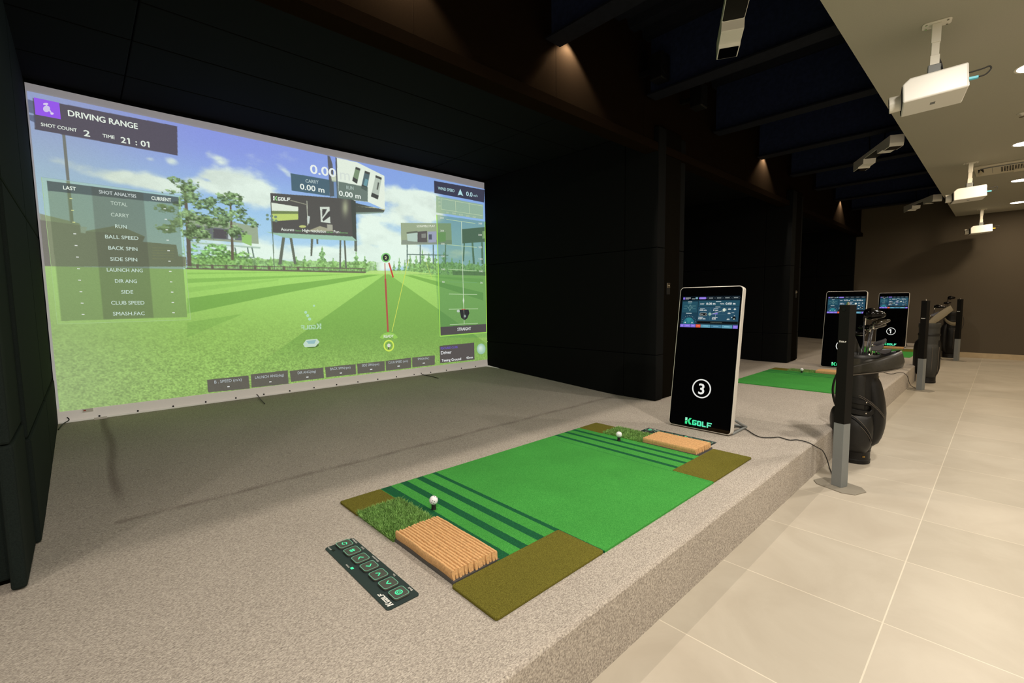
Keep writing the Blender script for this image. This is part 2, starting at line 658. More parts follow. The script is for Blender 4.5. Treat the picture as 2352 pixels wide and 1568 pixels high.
def turf_material(name, c0, c1, scale=260, stripes=None):
    m, nt, b = new_mat(name)
    L = nt.links.new
    tc = nt.nodes.new('ShaderNodeTexCoord')
    n = nt.nodes.new('ShaderNodeTexNoise')
    n.inputs['Scale'].default_value = scale
    n.inputs['Detail'].default_value = 5
    n.inputs['Roughness'].default_value = 0.7
    r = nt.nodes.new('ShaderNodeValToRGB')
    r.color_ramp.elements[0].position, r.color_ramp.elements[0].color = 0.32, (*lin(c0), 1)
    r.color_ramp.elements[1].position, r.color_ramp.elements[1].color = 0.70, (*lin(c1), 1)
    L(tc.outputs['Object'], n.inputs['Vector'])
    L(n.outputs['Fac'], r.inputs['Fac'])
    big = nt.nodes.new('ShaderNodeTexNoise')
    big.inputs['Scale'].default_value = 3.0
    L(tc.outputs['Object'], big.inputs['Vector'])
    mx = nt.nodes.new('ShaderNodeMixRGB')
    mx.blend_type = 'MULTIPLY'
    mx.inputs['Fac'].default_value = 0.3
    L(r.outputs['Color'], mx.inputs['Color1'])
    L(big.outputs['Fac'], mx.inputs['Color2'])
    last = mx.outputs['Color']
    hs = nt.nodes.new('ShaderNodeRGBToBW')
    if stripes:
        (cd, span, stops) = stripes
        sp = nt.nodes.new('ShaderNodeSeparateXYZ')
        L(tc.outputs['Object'], sp.inputs[0])
        # wobble the stripe edges a little
        ad = nt.nodes.new('ShaderNodeMath'); ad.operation = 'MULTIPLY_ADD'
        ad.inputs[1].default_value = 0.012
        L(n.outputs['Fac'], ad.inputs[0])
        L(sp.outputs['X'], ad.inputs[2])
        dv = nt.nodes.new('ShaderNodeMath'); dv.operation = 'MULTIPLY_ADD'
        dv.inputs[1].default_value = 1.0 / span
        dv.inputs[2].default_value = -0.006 / span
        L(ad.outputs[0], dv.inputs[0])
        rp = nt.nodes.new('ShaderNodeValToRGB')
        rp.color_ramp.interpolation = 'CONSTANT'
        el = rp.color_ramp.elements
        el[0].position, el[0].color = 0.0, (0, 0, 0, 1)
        el[1].position, el[1].color = 0.9999, (0, 0, 0, 1)
        for a, bb, s in stops:
            q = el.new(a / span); q.color = (s, s, s, 1)
            q = el.new(bb / span); q.color = (0, 0, 0, 1)
        L(dv.outputs[0], rp.inputs['Fac'])
        dk = nt.nodes.new('ShaderNodeMixRGB')
        r2 = nt.nodes.new('ShaderNodeValToRGB')
        r2.color_ramp.elements[0].position, r2.color_ramp.elements[0].color = 0.32, (*lin(cd[0]), 1)
        r2.color_ramp.elements[1].position, r2.color_ramp.elements[1].color = 0.70, (*lin(cd[1]), 1)
        L(n.outputs['Fac'], r2.inputs['Fac'])
        L(rp.outputs['Color'], dk.inputs['Fac'])
        L(last, dk.inputs['Color1'])
        L(r2.outputs['Color'], dk.inputs['Color2'])
        last = dk.outputs['Color']
    L(last, b.inputs['Base Color'])
    bm = nt.nodes.new('ShaderNodeBump')
    bm.inputs['Strength'].default_value = 0.7
    bm.inputs['Distance'].default_value = 0.004
    L(n.outputs['Fac'], bm.inputs['Height'])
    L(bm.outputs['Normal'], b.inputs['Normal'])
    b.inputs['Roughness'].default_value = 0.9
    b.inputs['Specular IOR Level'].default_value = 0.15
    return m


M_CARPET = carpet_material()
M_TILE = tile_material()
STR = [(0.223, 0.280, 1), (0.337, 0.380, 1), (0.441, 0.480, 1), (0.543, 0.569, 1),
       (1.554, 1.560, .35), (1.618, 1.652, 1), (1.733, 1.762, 1), (1.822, 1.858, 1)]
M_TURF = turf_material('bright_green_turf', (34, 132, 48), (98, 196, 92), 300,
                       (((8, 66, 40), (34, 112, 72)), 2.135, STR))
M_TURF1 = turf_material('bright_green_turf', (34, 132, 48), (98, 196, 92), 300,
                        (((8, 66, 40), (34, 112, 72)), 2.135, STR[4:]))
M_OLIVE = turf_material('olive_turf', (80, 76, 20), (140, 134, 56), 300)
M_ROUGH = turf_material('long_green_turf', (74, 116, 52), (128, 166, 92), 60)
M_BLADE = mat('grass_blade', (122, 166, 86), 0.7, noise=0.3, nscale=40)
M_BRISTLE = mat('tan_bristle', (212, 168, 118), 0.85, noise=0.18, nscale=140, bump=0.5, bscale=420, spec=0.15)
M_TRAY = mat('dark_grey_tray', (74, 74, 74), 0.5)
M_UI = col_emit('display_pixels', 1.0)
M_PIC = col_emit('projected_pixels', 1.0)

# ------------------------------------------------------------------ room shell
XA, XB = -4.5, 13.3
EDGE = 0.86
SCR_Y = 4.92
struct(box_obj('floor', M_TILE, XA, XB, -4.5, EDGE + 0.05, -0.1, 0.0))
CE = 0.795
struct(box_obj('ceiling', M_CEIL, XA, XB, -4.5, CE, CEIL, CEIL + 0.12))
struct(box_obj('wall_void', M_VOID, XA, XB, CE - 0.1, CE - 0.004, CEIL + 0.12, 3.75))
struct(box_obj('wall_right', M_ROOMWALL, XA, XB, -4.6, -4.5, 0, CEIL))
struct(box_obj('wall_back', M_ROOMWALL, XA - 0.1, XA, -4.5, 5.3, 0, 3.8))
struct(box_obj('wall_far', M_FARWALL, XB, XB + 0.1, -4.5, 5.3, 0, 3.8))
struct(box_obj('wall_screen', M_BLACKPAD, XA, XB, 5.12, 5.3, 0, 3.8))
M_SKIRT = mat('beige_tile_skirting', (178, 160, 130), 0.5, noise=0.06, nscale=12)
struct(box_obj('baseboard_far', M_SKIRT, XB - 0.012, XB, -4.5, EDGE - 0.02, 0, 0.105))

# carpeted platform with a ramp rising towards the screens
xs = np.concatenate([np.linspace(XA, -0.2, 12), np.linspace(-0.1, 0.3, 30), np.linspace(0.33, 4.6, 120), np.linspace(4.7, XB, 30)])
ys = np.concatenate([[EDGE, EDGE + 0.004, EDGE + 0.014, EDGE + 0.03], np.linspace(1.0, 2.6, 12), np.linspace(2.66, 2.9, 18), np.linspace(2.98, 5.12, 28)])


def carpet_h(x, y):
    z = P
    if y > 2.77:
        z += 0.118 * min(1.0, (y - 2.77) / 2.1)
    return z


pl = MB()
grid = []
for y in ys:
    for x in xs:
        z = carpet_h(x, y)
        if y < EDGE + 0.02:
            t = (y - EDGE) / 0.02
            z -= 0.014 * (1 - math.sqrt(max(0, 1 - (1 - t) ** 2)))
        grid.append((x, y, z))
nx = len(xs)
fs = [(j * nx + i, j * nx + i + 1, (j + 1) * nx + i + 1, (j + 1) * nx + i) for j in range(len(ys) - 1) for i in range(nx - 1)]
pl.add(grid, fs)
pl.add([(XA, EDGE, 0.0), (XB, EDGE, 0.0), (XB, EDGE, P - 0.014), (XA, EDGE, P - 0.014)], [(0, 1, 2, 3)])
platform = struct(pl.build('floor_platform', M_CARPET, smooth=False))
# painted crease shade along the two carpet seams of the near bay
att = platform.data.attributes.new('crease_shade', 'FLOAT', 'POINT')
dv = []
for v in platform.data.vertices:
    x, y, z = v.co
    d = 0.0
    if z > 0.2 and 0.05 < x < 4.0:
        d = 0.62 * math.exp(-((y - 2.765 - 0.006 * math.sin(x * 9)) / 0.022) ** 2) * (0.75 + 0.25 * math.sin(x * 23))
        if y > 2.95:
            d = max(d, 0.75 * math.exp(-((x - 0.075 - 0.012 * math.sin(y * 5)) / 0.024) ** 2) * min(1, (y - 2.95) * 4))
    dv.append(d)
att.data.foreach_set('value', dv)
for p_ in platform.data.polygons:
    p_.use_smooth = True
platform.data.set_sharp_from_angle(angle=math.radians(50))

# fascia (header) along the front of the bays with a lip at the bottom
HB = 1.42 + EYE
fb = MB()
fb.box(XA, XB, 2.378, 2.47, HB, 3.75)
fb.box(XA, XB, 2.33, 2.379, HB, HB + 0.075)
for k, x in enumerate(np.arange(XA + 1.1, XB, 1.22)):
    fb.box(x - 0.002, x + 0.002, 2.3768, 2.3785, HB + 0.08, 3.7)
struct(fb.build('wall_fascia', M_FASCIA, bevel=0.002))
bc = MB()
for k, (y0, y1) in enumerate(((2.47, 3.3), (3.306, 3.80), (3.806, 4.40), (4.406, 5.12))):
    for (x0, x1) in ((XA, -2.2), (-2.195, 0.335), (0.341, 3.25), (3.256, 6.3), (6.306, 9.4), (9.406, XB)):
        bc.box(x0, x1, y0, y1, 1.652 + EYE, 1.74 + EYE)
struct(bc.build('ceiling_bay', M_BLACKPAD, bevel=0.006))
# roof deck, corrugated
rd = MB()
prof = []
x = XA
while x < XB:
    prof += [(x, 3.62), (x + 0.09, 3.62), (x + 0.12, 3.68), (x + 0.21, 3.68)]
    x += 0.24
vs_ = [(a, 0.7, b) for a, b in prof] + [(a, 2.4, b) for a, b in prof]
n_ = len(prof)
rd.add(vs_, [(i, i + 1, n_ + i + 1, n_ + i) for i in range(n_ - 1)])
struct(rd.build('ceiling_deck', M_VOID))


# partitions: core with a painted end cap, padded panels on the bay sides
def pads(mb, xf, th, y0, y1, ysplit, zsplits, side):
    """panels on the plane x=xf, thickness th towards side"""
    zs = zsplits
    yy = [y0] + ysplit + [y1]
    for a in range(len(yy) - 1):
        for b in range(len(zs) - 1):
            x0, x1 = (xf, xf + th) if side > 0 else (xf - th, xf)
            mb.box(x0, x1, yy[a] + 0.002, yy[a + 1] - 0.002, zs[b] + 0.002, zs[b + 1] - 0.002)


def partition(n, xl, xc0, xc1, xr, yfront):
    c = MB().box(xc0, xc1, yfront + 0.025, 5.12, P - 0.02, HB + 0.25)
    struct(c.build('wall_partition', M_BLACKWALL, bevel=0.003))
    pb = MB()
    zz = [P + 0.004, -0.54 + EYE, 0.515 + EYE, 1.652 + EYE]
    pads(pb, xl, xc0 - xl - 0.002, yfront, SCR_Y + 0.1, [yfront + 0.375], zz, 1)
    pads(pb, xc1 + 0.002, xr - xc1, yfront + 0.04, SCR_Y + 0.1, [yfront + 0.375], zz, 1)
    struct(pb.build('wall_pads', M_BLACKPAD, bevel=0.008))


partition(1, 4.105, 4.25, 4.59, 4.72, 2.322)
partition(2, 8.00, 8.19, 8.53, 8.66, 2.28)
lp = MB().box(-0.75, -0.25, 2.43, 5.12, P - 0.02, HB + 0.25)
struct(lp.build('wall_left', M_BLACKWALL, bevel=0.003))
lp = MB()
lp.box(-0.60, -0.252, 2.405, 2.428, P + 0.02, HB)
lp.box(-0.249, -0.208, 2.335, 2.745, P + 0.004, 0.77)
lp.box(-0.249, -0.213, 2.335, 2.745, 0.774, HB)
for (y0, y1) in ((2.75, 3.85), (3.854, 5.1)):
    lp.box(-0.249, -0.192, y0, y1, P + 0.004, 0.70)
    lp.box(-0.249, -0.200, y0, y1, 0.704, 1.76)
    lp.box(-0.249, -0.200, y0, y1, 1.764, 1.652 + EYE)
struct(lp.build('wall_pads_left', M_PADLEFT, bevel=0.01))
fp = MB()
pads(fp, XB - 0.001, 0.08, 2.45, 5.1, [3.2], [P + 0.01, 0.75, 1.78, 2.87], -1)
struct(fp.build('wall_pads_far', M_BLACKPAD, bevel=0.008))


# steel beams crossing the void
def beam(x, top_z, label):
    t = thing('steel_beam', label, 'beam', (x, 0, 0), 0, 'navy steel beams under the roof')
    mb = MB()
    mb.box(-0.012, 0.012, CE, 2.34, 1.88 + EYE, top_z)
    mb.build('web', M_NAVY, t)
    MB().box(-0.08, 0.08, CE, 2.34, 1.865 + EYE, 1.88 + EYE).build('lower_flange', M_VOID, t, bevel=0.002)
    return t


BX = [2.62, 3.98, 5.38, 6.72, 8.06, 9.4, 10.74, 12.1, 1.28, -0.06]
BN = ['navy steel roof beam running out nearest to the front of the room', 'navy steel roof beam right behind the nearest overhead sensor', 'navy steel roof beam, third one into the room',
      'navy steel roof beam, fourth one into the room', 'navy steel roof beam, fifth one into the room', 'navy steel roof beam, sixth one into the room',
      'navy steel roof beam, seventh one into the room', 'navy steel roof beam closest to the far brown wall']
for k, x in enumerate(BX[:8]):
    beam(x, 3.62, BN[k])

# ------------------------------------------------------------------ projection screen with its picture
scr = thing('projection_screen', 'large white impact screen showing a driving range picture in the near bay', 'screen', (0, 0, 0))
X0, X1, ZB, ZT = -0.195, 4.105, 0.372, 1.626 + EYE
cl = MB()
NXC, NZC = 60, 30
g = []
for j in range(NZC + 1):
    for i in range(NXC + 1):
        u, v = i / NXC, j / NZC
        sag = 0.012 * math.sin(math.pi * u) * math.sin(math.pi * v)
        top = ZT - 0.004 * abs(math.sin(u * 11))
        g.append((X0 + (X1 - X0) * u, SCR_Y + sag, ZB + (top - ZB) * v))
cl.add(g, [(j * (NXC + 1) + i, j * (NXC + 1) + i + 1, (j + 1) * (NXC + 1) + i + 1, (j + 1) * (NXC + 1) + i) for j in range(NZC) for i in range(NXC)])
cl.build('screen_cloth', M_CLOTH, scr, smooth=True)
he = MB()
he.add([(X0, SCR_Y - 0.004, ZB + 0.10), (X1, SCR_Y - 0.004, ZB + 0.10), (X1, SCR_Y - 0.012, ZB), (X0, SCR_Y - 0.012, ZB),
        (X0, SCR_Y - 0.06, ZB - 0.016), (X1 - 0.1, SCR_Y - 0.06, ZB - 0.016), (X1 + 0.0, SCR_Y - 0.26, ZB - 0.02)],
       [(0, 3, 2, 1), (3, 4, 5, 2), (2, 5, 6)])
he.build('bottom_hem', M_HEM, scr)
for a, b in (((1.181, 4.90, ZB - 0.002), (1.16, 4.56, 0.352)), ((3.02, 4.90, ZB - 0.004), (3.06, 4.58, 0.352)), ((-0.14, 4.90, ZB + 0.01), (-0.185, 4.68, 0.357))):
    a, b = Vector(a), Vector(b)
    MB().tube([a + Vector((0, 0, 0.02)), a + Vector((0.01, -0.02, 0.0)), (a + b) / 2 + Vector((0, 0, 0.004)), b], 0.004, 6).build('tie_cord', M_CABLE, scr)
for (x0, x1, z0, z1, y) in ((0.012, 0.09, ZB - 0.045, ZB + 0.006, SCR_Y - 0.066), (-0.05, 0.012, ZB + 0.052, ZB + 0.078, SCR_Y - 0.02)):
    t_ = MB().box(x0, x1, y - 0.002, y, z0, z1).build('care_tag', M_WHITE, scr)
    MB().box(x0 + 0.006, x0 + 0.02, y - 0.004, y - 0.002, z0 + 0.01, z0 + 0.018).build('tag_print', mat('red_print', (190, 70, 50), 0.6), t_)
for k in range(1, 18):
    xx = X0 + 0.24 * k
    if xx < X1 - 0.05:
        MB().cyl((xx, SCR_Y - 0.012, ZB + 0.006), (xx, SCR_Y - 0.016, ZB + 0.006), 0.007, n=10).build('eyelet', M_BLACK, scr)


def vnoise(x, y, seed):
    r = np.random.default_rng(seed).random((256, 256))
    xi, yi = np.floor(x).astype(int), np.floor(y).astype(int)
    fx, fy = x - xi, y - yi
    fx, fy = fx * fx * (3 - 2 * fx), fy * fy * (3 - 2 * fy)
    a = r[yi % 256, xi % 256]; b = r[yi % 256, (xi + 1) % 256]
    c = r[(yi + 1) % 256, xi % 256]; d = r[(yi + 1) % 256, (xi + 1) % 256]
    return (a * (1 - fx) + b * fx) * (1 - fy) + (c * (1 - fx) + d * fx) * fy


def fbm(x, y, seed, oct_=5, gain=0.55):
    t, amp, tot = 0, 1.0, 0
    for k in range(oct_):
        t = t + amp * vnoise(x * 2 ** k, y * 2 ** k, seed + k)
        tot += amp
        amp *= gain
    return t / tot


# the picture: a fine grid on the cloth, coloured like the scene that is projected on it
PIC_Y = SCR_Y - 0.008
q = [ony(*p, PIC_Y) for p in ((61, 208), (1113, 434), (1121, 825), (137, 946))]
SS = 2
NU, NV = 960 * SS, 560 * SS
U, V = np.meshgrid(np.linspace(0, 1, NU), np.linspace(0, 1, NV))
GX = (q[0][0] * (1 - U) + q[1][0] * U) * (1 - V) + (q[3][0] * (1 - U) + q[2][0] * U) * V
GZ = (q[0][2] * (1 - U) + q[1][2] * U) * (1 - V) + (q[3][2] * (1 - U) + q[2][2] * U) * V
w3 = np.stack([GX, np.full_like(GX, PIC_Y), GZ - EYE], -1) @ CAM_R.T
PX = 1176 + FPX * w3[..., 0] / w3[..., 2]
PY = 784 + FPX * w3[..., 1] / w3[..., 2]
C = np.zeros(PX.shape + (3,))


def rgb(*c):
    return np.array(c, float) / 255.0


def blend(mask, c, a=1.0):
    global C
    k = (mask * a)[..., None] if not np.isscalar(mask) else a
    C = C * (1 - k) + np.asarray(c) * k


def window(x0, x1, y0, y1):
    """slice of the grid that covers a box of the photo"""
    m = (PX > x0) & (PX < x1) & (PY > y0) & (PY < y1)
    r = np.flatnonzero(m.any(1))
    c_ = np.flatnonzero(m.any(0))
    if not len(r):
        return None
    return (slice(r[0], r[-1] + 1), slice(c_[0], c_[-1] + 1))


def inpoly(pts):
    out = np.zeros(PX.shape)
    xs_, ys_ = [p[0] for p in pts], [p[1] for p in pts]
    W_n = window(min(xs_) - 2, max(xs_) + 2, min(ys_) - 2, max(ys_) + 2)
    if W_n is None:
        return out
    X_, Y_ = PX[W_n], PY[W_n]
    m = np.zeros(X_.shape, bool)
    n = len(pts)
    for i in range(n):
        (xa, ya), (xb, yb) = pts[i], pts[(i + 1) % n]
        if ya == yb:
            continue
        c_ = ((Y_ >= min(ya, yb)) & (Y_ < max(ya, yb)))
        xi = xa + (Y_ - ya) * (xb - xa) / (yb - ya)
        m ^= c_ & (X_ < xi)
    out[W_n] = m
    return out


def smooth(a, b, x):
    t = np.clip((x - a) / (b - a), 0, 1)
    return t * t * (3 - 2 * t)


def horizon(x):
    return 611 + (x - 108) * (17.0 / 777.0)


HZ = horizon(PX)
# sky
ty = smooth(200, 620, PY + 0.12 * PX * 0)
skyt = smooth(0.0, 1.0, V * 3.0)
sky = rgb(134, 148, 226)[None, None] * (1 - skyt[..., None]) + rgb(158, 198, 232)[None, None] * skyt[..., None]
right = smooth(500, 1100, PX)[..., None]
sky = sky * (1 - 0.55 * right) + rgb(128, 178, 230) * 0.55 * right
C = sky.copy()
UN, VN = GX * 1.0, GZ * 1.0
den = fbm(GX * 1.6, GZ * 3.4, 11, 6)
den2 = fbm(GX * 4.5, GZ * 8, 41, 5)
wgt = np.zeros_like(PX)


def blob(cx, cy, rx, ry, a, rot=0.0):
    global wgt
    co, si = math.cos(rot), math.sin(rot)
    dx, dy = PX - cx, PY - cy
    wgt = wgt + a * np.exp(-(((dx * co + dy * si) / rx) ** 2 + ((-dx * si + dy * co) / ry) ** 2))


for b in ((120, 368, 60, 16, .5, .25), (230, 395, 110, 24, .75, .25), (360, 420, 90, 26, .7, .22), (540, 430, 90, 42, .95, .3), (500, 360, 24, 12, .5, .5),
          (476, 348, 12, 12, .45, .6), (345, 366, 16, 8, .5, .3), (395, 372, 18, 12, .5, .3), (640, 480, 70, 40, .5, .2), (120, 450, 60, 26, .45, 0),
          (660, 398, 26, 9, .6, .75), (700, 590, 200, 38, .9, .0), (930, 470, 100, 45, .7, .2), (900, 560, 90, 38, .9, 0), (930, 430, 60, 28, .8, .2), (860, 600, 120, 26, .8, 0),
          (985, 470, 30, 40, .6, 0), (840, 515, 40, 30, .5, 0), (540, 560, 120, 40, .5, 0), (300, 480, 160, 24, .35, 0), (1080, 440, 40, 14, .3, 0), (1060, 580, 60, 20, .4, 0),
          (930, 425, 14, 12, -.5, 0), (975, 430, 18, 8, -.5, 0), (870, 565, 20, 8, -.5, 0), (480, 415, 14, 5, -.4, .3), (900, 470, 40, 10, -.25, .1)):
    blob(*b)
cl_m = smooth(0.30, 0.66, wgt * 0.8 + (den - 0.5) * 1.15 + (den2 - 0.5) * 0.35)
shade = np.clip(0.99 + (den2 - 0.5) * 0.22, 0, 1)[..., None]
blend(cl_m * 0.95, rgb(230, 244, 230) * shade)
# haze towards the horizon
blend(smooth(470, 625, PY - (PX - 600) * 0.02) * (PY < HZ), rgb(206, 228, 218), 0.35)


def disp(m, seed, amt, sx=18, sz=26):
    """noisy edges"""
    n = fbm(GX * sx, GZ * sz, seed, 4)
    return smooth(0.5 - 0.08, 0.5 + 0.08, m * 0.5 + n * amt)


def foliage(cx, cy, rx, ry, c, seed, thr=0.5):
    W_n = window(cx - rx * 1.6, cx + rx * 1.6, cy - ry * 1.6, cy + ry * 1.6)
    X_, Y_, gx, gz = PX[W_n], PY[W_n], GX[W_n], GZ[W_n]
    d = ((X_ - cx) / rx) ** 2 + ((Y_ - cy) / ry) ** 2
    n = fbm(gx * 34, gz * 60, seed, 4)
    n3 = fbm(gx * 50, gz * 60, seed + 9, 3)
    m = (smooth(-0.12, 0.12, (1 - d) * 0.42 + (n - thr) * 2.2) * (d < 2.2) * 0.93)[..., None]
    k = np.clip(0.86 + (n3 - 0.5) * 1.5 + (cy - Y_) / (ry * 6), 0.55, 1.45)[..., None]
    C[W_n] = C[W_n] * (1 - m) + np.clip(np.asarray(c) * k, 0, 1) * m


# billboard behind the two big pines
bb = inpoly([(430, 489), (592, 521), (594, 560), (430, 548)])
blend(bb, rgb(150, 164, 140))
blend(inpoly([(440, 516), (560, 530), (562, 552), (440, 546)]), rgb(104, 108, 112))
blend(inpoly([(490, 525), (520, 528), (520, 548), (490, 546)]), rgb(84, 80, 84))
blend(inpoly([(524, 532), (540, 534), (540, 550), (524, 549)]), rgb(190, 205, 205))
blend(inpoly([(554, 536), (578, 540), (578, 565), (556, 556)]), rgb(146, 190, 108))
blend(inpoly([(436, 555), (598, 567), (598, 571), (436, 559)]), rgb(172, 196, 180))
for (a, b) in ((541, 544), (570, 572), (580, 583)):
    blend(inpoly([(a - 3, 568), (a, 568), (b + 2, 592), (b - 1, 592)]), rgb(96, 116, 104))
blend(inpoly([(540, 588), (585, 590), (585, 592), (540, 591)]), rgb(96, 116, 104))
# far conifers and bushes along the horizon
conf = [(575, 30, 16), (592, 26, 12), (622, 34, 16), (680, 36, 20), (700, 38, 18), (740, 60, 26), (765, 34, 18), (770, 26, 14), (818, 50, 22), (838, 40, 18), (862, 26, 10), (790, 30, 16),
        (905, 30, 9), (917, 38, 10), (930, 34, 9), (942, 46, 14), (956, 44, 16), (970, 58, 18), (985, 50, 18), (1000, 48, 16), (1020, 54, 20), (1038, 40, 16), (1056, 36, 16), (1078, 36, 18), (1098, 32, 18), (640, 22, 14), (560, 34, 12), (655, 26, 12), (800, 24, 20)]
for k, (cx, h, rw) in enumerate(conf):
    W_n = window(cx - rw * 1.6, cx + rw * 1.6, horizon(cx) - h - 2, horizon(cx) + 2)
    X_, Y_, gx, gz = PX[W_n], PY[W_n], GX[W_n], GZ[W_n]
    t = (Y_ - (horizon(cx) - h)) / h
    n = fbm(gx * 60, gz * 70, 200 + k, 3)
    wd = rw * np.clip(t, 0, 1) ** 0.9 * (0.45 + 1.3 * (n - 0.25)) * (0.7 + 0.3 * np.sin(t * 26))
    m = (((t > 0) & (t < 1.0) & (np.abs(X_ - cx) < wd)) * 0.86)[..., None]
    n3 = fbm(gx * 90, gz * 100, 300 + k, 3)[..., None]
    C[W_n] = C[W_n] * (1 - m) + np.clip(rgb(112, 156, 92) * np.clip(0.5 + n3 * 1.1, 0.4, 1.35), 0, 1) * m
foliage(480, 590, 50, 26, rgb(120, 168, 96), 71, 0.55)
foliage(520, 596, 60, 16, rgb(130, 175, 100), 72, 0.5)
hedge = smooth(0, 1, (PY - (HZ - 20 - 14 * fbm(GX * 14, GZ * 2, 55, 4))) / 2.0) * (PX > 430)
hn = fbm(GX * 60, GZ * 60, 57, 3)[..., None]
blend(hedge * (1 - smooth(845, 880, PX) * smooth(950, 925, PX)), rgb(126, 168, 96) * np.clip(0.5 + hn, 0.4, 1.25), 0.85)
# main billboard on its legs
for pts in ([(648, 545), (655, 545), (647, 606), (639, 608)], [(665, 546), (671, 546), (681, 606), (675, 606)], [(714, 543), (720, 543), (717, 588), (713, 588)],
            [(780, 545), (784, 545), (783, 617), (779, 617)], [(789, 545), (793, 545), (797, 616), (793, 616)], [(814, 550), (820, 552), (820, 578), (814, 576)], [(726, 543), (731, 543), (731, 560), (727, 560)]):
    blend(inpoly(pts), rgb(98, 104, 92))
blend(inpoly([(752, 357), (758, 359), (764, 378), (768, 450), (758, 452)]), rgb(92, 92, 98))
blend(inpoly([(770, 361), (774, 363), (778, 456), (774, 456)]), rgb(88, 92, 98))
blend(inpoly([(760, 400), (772, 402), (772, 418), (762, 416)]), rgb(196, 206, 182))
blend(inpoly([(773.6, 362), (821, 373), (883, 404), (884, 481), (846, 464), (777, 456)]), rgb(226, 236, 222))
for pts, cc in (([(817, 383), (828, 387), (820, 422), (809, 415)], (120, 142, 112)), ([(838, 392), (850, 396), (842, 439), (829, 432)], (84, 104, 110)), ([(863, 402), (877, 408), (868, 458), (852, 451)], (178, 190, 178))):
    blend(inpoly(pts), rgb(*cc))
    (xa, ya), (xb, yb) = pts[0], pts[1]
    blend(inpoly([(xa, ya), (xb, yb), (xb - 1, yb + 5), (xa - 1, ya + 5)]), rgb(70, 72, 70))
    (xa, ya), (xb, yb) = pts[3], pts[2]
    blend(inpoly([(xa, ya), (xb, yb), (xb + 2, yb - 9), (xa + 2, ya - 9)]), rgb(66, 68, 66))
blend(inpoly([(839, 410), (846, 413), (842, 428), (835, 425)]), rgb(104, 150, 160))
blend(inpoly([(868, 418), (871, 420), (868, 436), (865, 435)]), rgb(80, 84, 80))
blend(inpoly([(817, 466), (884, 482), (882, 486), (817, 488)]), rgb(78, 82, 76))
blend(inpoly([(822, 474), (884, 480), (884, 483), (860, 476)]), rgb(190, 190, 150))
blend(inpoly([(817, 488), (882, 486), (880, 489), (818, 492)]), rgb(130, 150, 140))
blend(inpoly([(611, 532), (625, 533), (816, 543), (819, 553), (655, 546)]), rgb(150, 188, 164))
blend(inpoly([(805, 456), (817, 462), (819, 552), (809, 543)]), rgb(70, 74, 70))
blend(inpoly([(621, 443), (806, 457), (810, 543), (624, 534)]), rgb(82, 80, 78))
blend(inpoly([(623.5, 465), (685, 475), (685, 504), (625, 508)]), rgb(220, 230, 214))
blend(inpoly([(624, 486), (685, 488), (685, 504), (625, 508)]), rgb(186, 206, 112))
blend(inpoly([(624, 484), (685, 485), (685, 491), (624, 491)]), rgb(112, 128, 84))
sp_ = np.exp(-(((PX - 793) / 6.5) ** 2 + ((PY - 476) / 17) ** 2))
blend(sp_, rgb(180, 186, 150), 0.75)
blend(inpoly([(735, 475), (757, 475), (759, 512), (737, 510)]), rgb(206, 216, 204))
blend(inpoly([(740, 480), (751, 480), (747, 490), (740, 499)]), rgb(70, 68, 68))
blend(inpoly([(754, 486), (758, 484), (758, 497), (743, 508), (740, 504)]), rgb(70, 68, 68))
blend(inpoly([(704, 461), (705.5, 461), (708, 516), (706, 518)]), rgb(186, 190, 172))
blend(inpoly([(667, 459), (705, 469), (705, 470.5), (667, 461)]), rgb(150, 150, 130))
blend(inpoly([(706, 495), (712, 497), (710, 514), (706, 512)]), rgb(196, 206, 200))
blend(inpoly([(706, 530), (735, 519), (765, 528), (765, 531), (710, 531)]), rgb(158, 156, 132))
blend(inpoly([(751, 515), (764, 516), (764, 528), (752, 528)]), rgb(162, 162, 146))
blend(inpoly(ellipse(695, 520, 8, 3)), rgb(188, 196, 120))
for cx, cy in ((614, 494), (624, 496), (633, 498), (614.5, 503), (625, 505), (634, 507)):
    blend(inpoly(ellipse(cx, cy, 3.4, 3.2)), rgb(112, 136, 118))
blend(inpoly([(624, 508), (626, 508), (631, 618), (629, 618)]), rgb(96, 112, 94))
# scramble play billboard and the dark one behind the side panel
for (a, b) in ((934, 940), (964, 966), (994, 996), (1022, 1025)):
    blend(inpoly([(a, 562), (a + 2.5, 562), (a + 2.5, 606), (a, 606)]), rgb(92, 112, 104))
blend(inpoly([(935, 583), (1030, 585), (1030, 587), (935, 585)]), rgb(92, 112, 104))
blend(inpoly([(920.6, 511.6), (1036, 512.6), (1038, 561), (921.6, 562)]), rgb(150, 164, 134))
blend(inpoly([(923, 551), (1037, 551), (1038, 561), (922, 561)]), rgb(132, 142, 128))
blend(inpoly([(934, 533), (959, 530), (959, 555), (936, 553)]), rgb(176, 198, 186))
blend(inpoly([(934, 533), (959, 530), (959, 534), (934, 537)]), rgb(96, 102, 90))
blend(inpoly([(959, 532), (981, 530), (981, 556), (959, 556)]), rgb(88, 84, 84))
blend(inpoly([(968, 537), (978, 536), (978, 546), (968, 546)]), rgb(130, 132, 126))
blend(inpoly([(982, 532), (1002, 531), (1002, 556), (984, 557)]), rgb(150, 156, 180))
blend(inpoly([(985, 538), (992, 538), (992, 550), (985, 550)]), rgb(80, 84, 100))
blend(inpoly([(1004, 534), (1024, 533), (1024, 554), (1006, 556)]), rgb(118, 156, 96))
for pts in ([(1065, 558), (1068, 558), (1066, 600), (1062, 600)], [(1083, 557), (1087, 557), (1091, 606), (1086, 606)], [(1105, 556), (1109, 556), (1111, 606), (1106, 606)]):
    blend(inpoly(pts), rgb(84, 104, 100))
blend(inpoly([(1061, 526), (1116, 521), (1116, 555), (1062, 559)]), rgb(72, 84, 84))
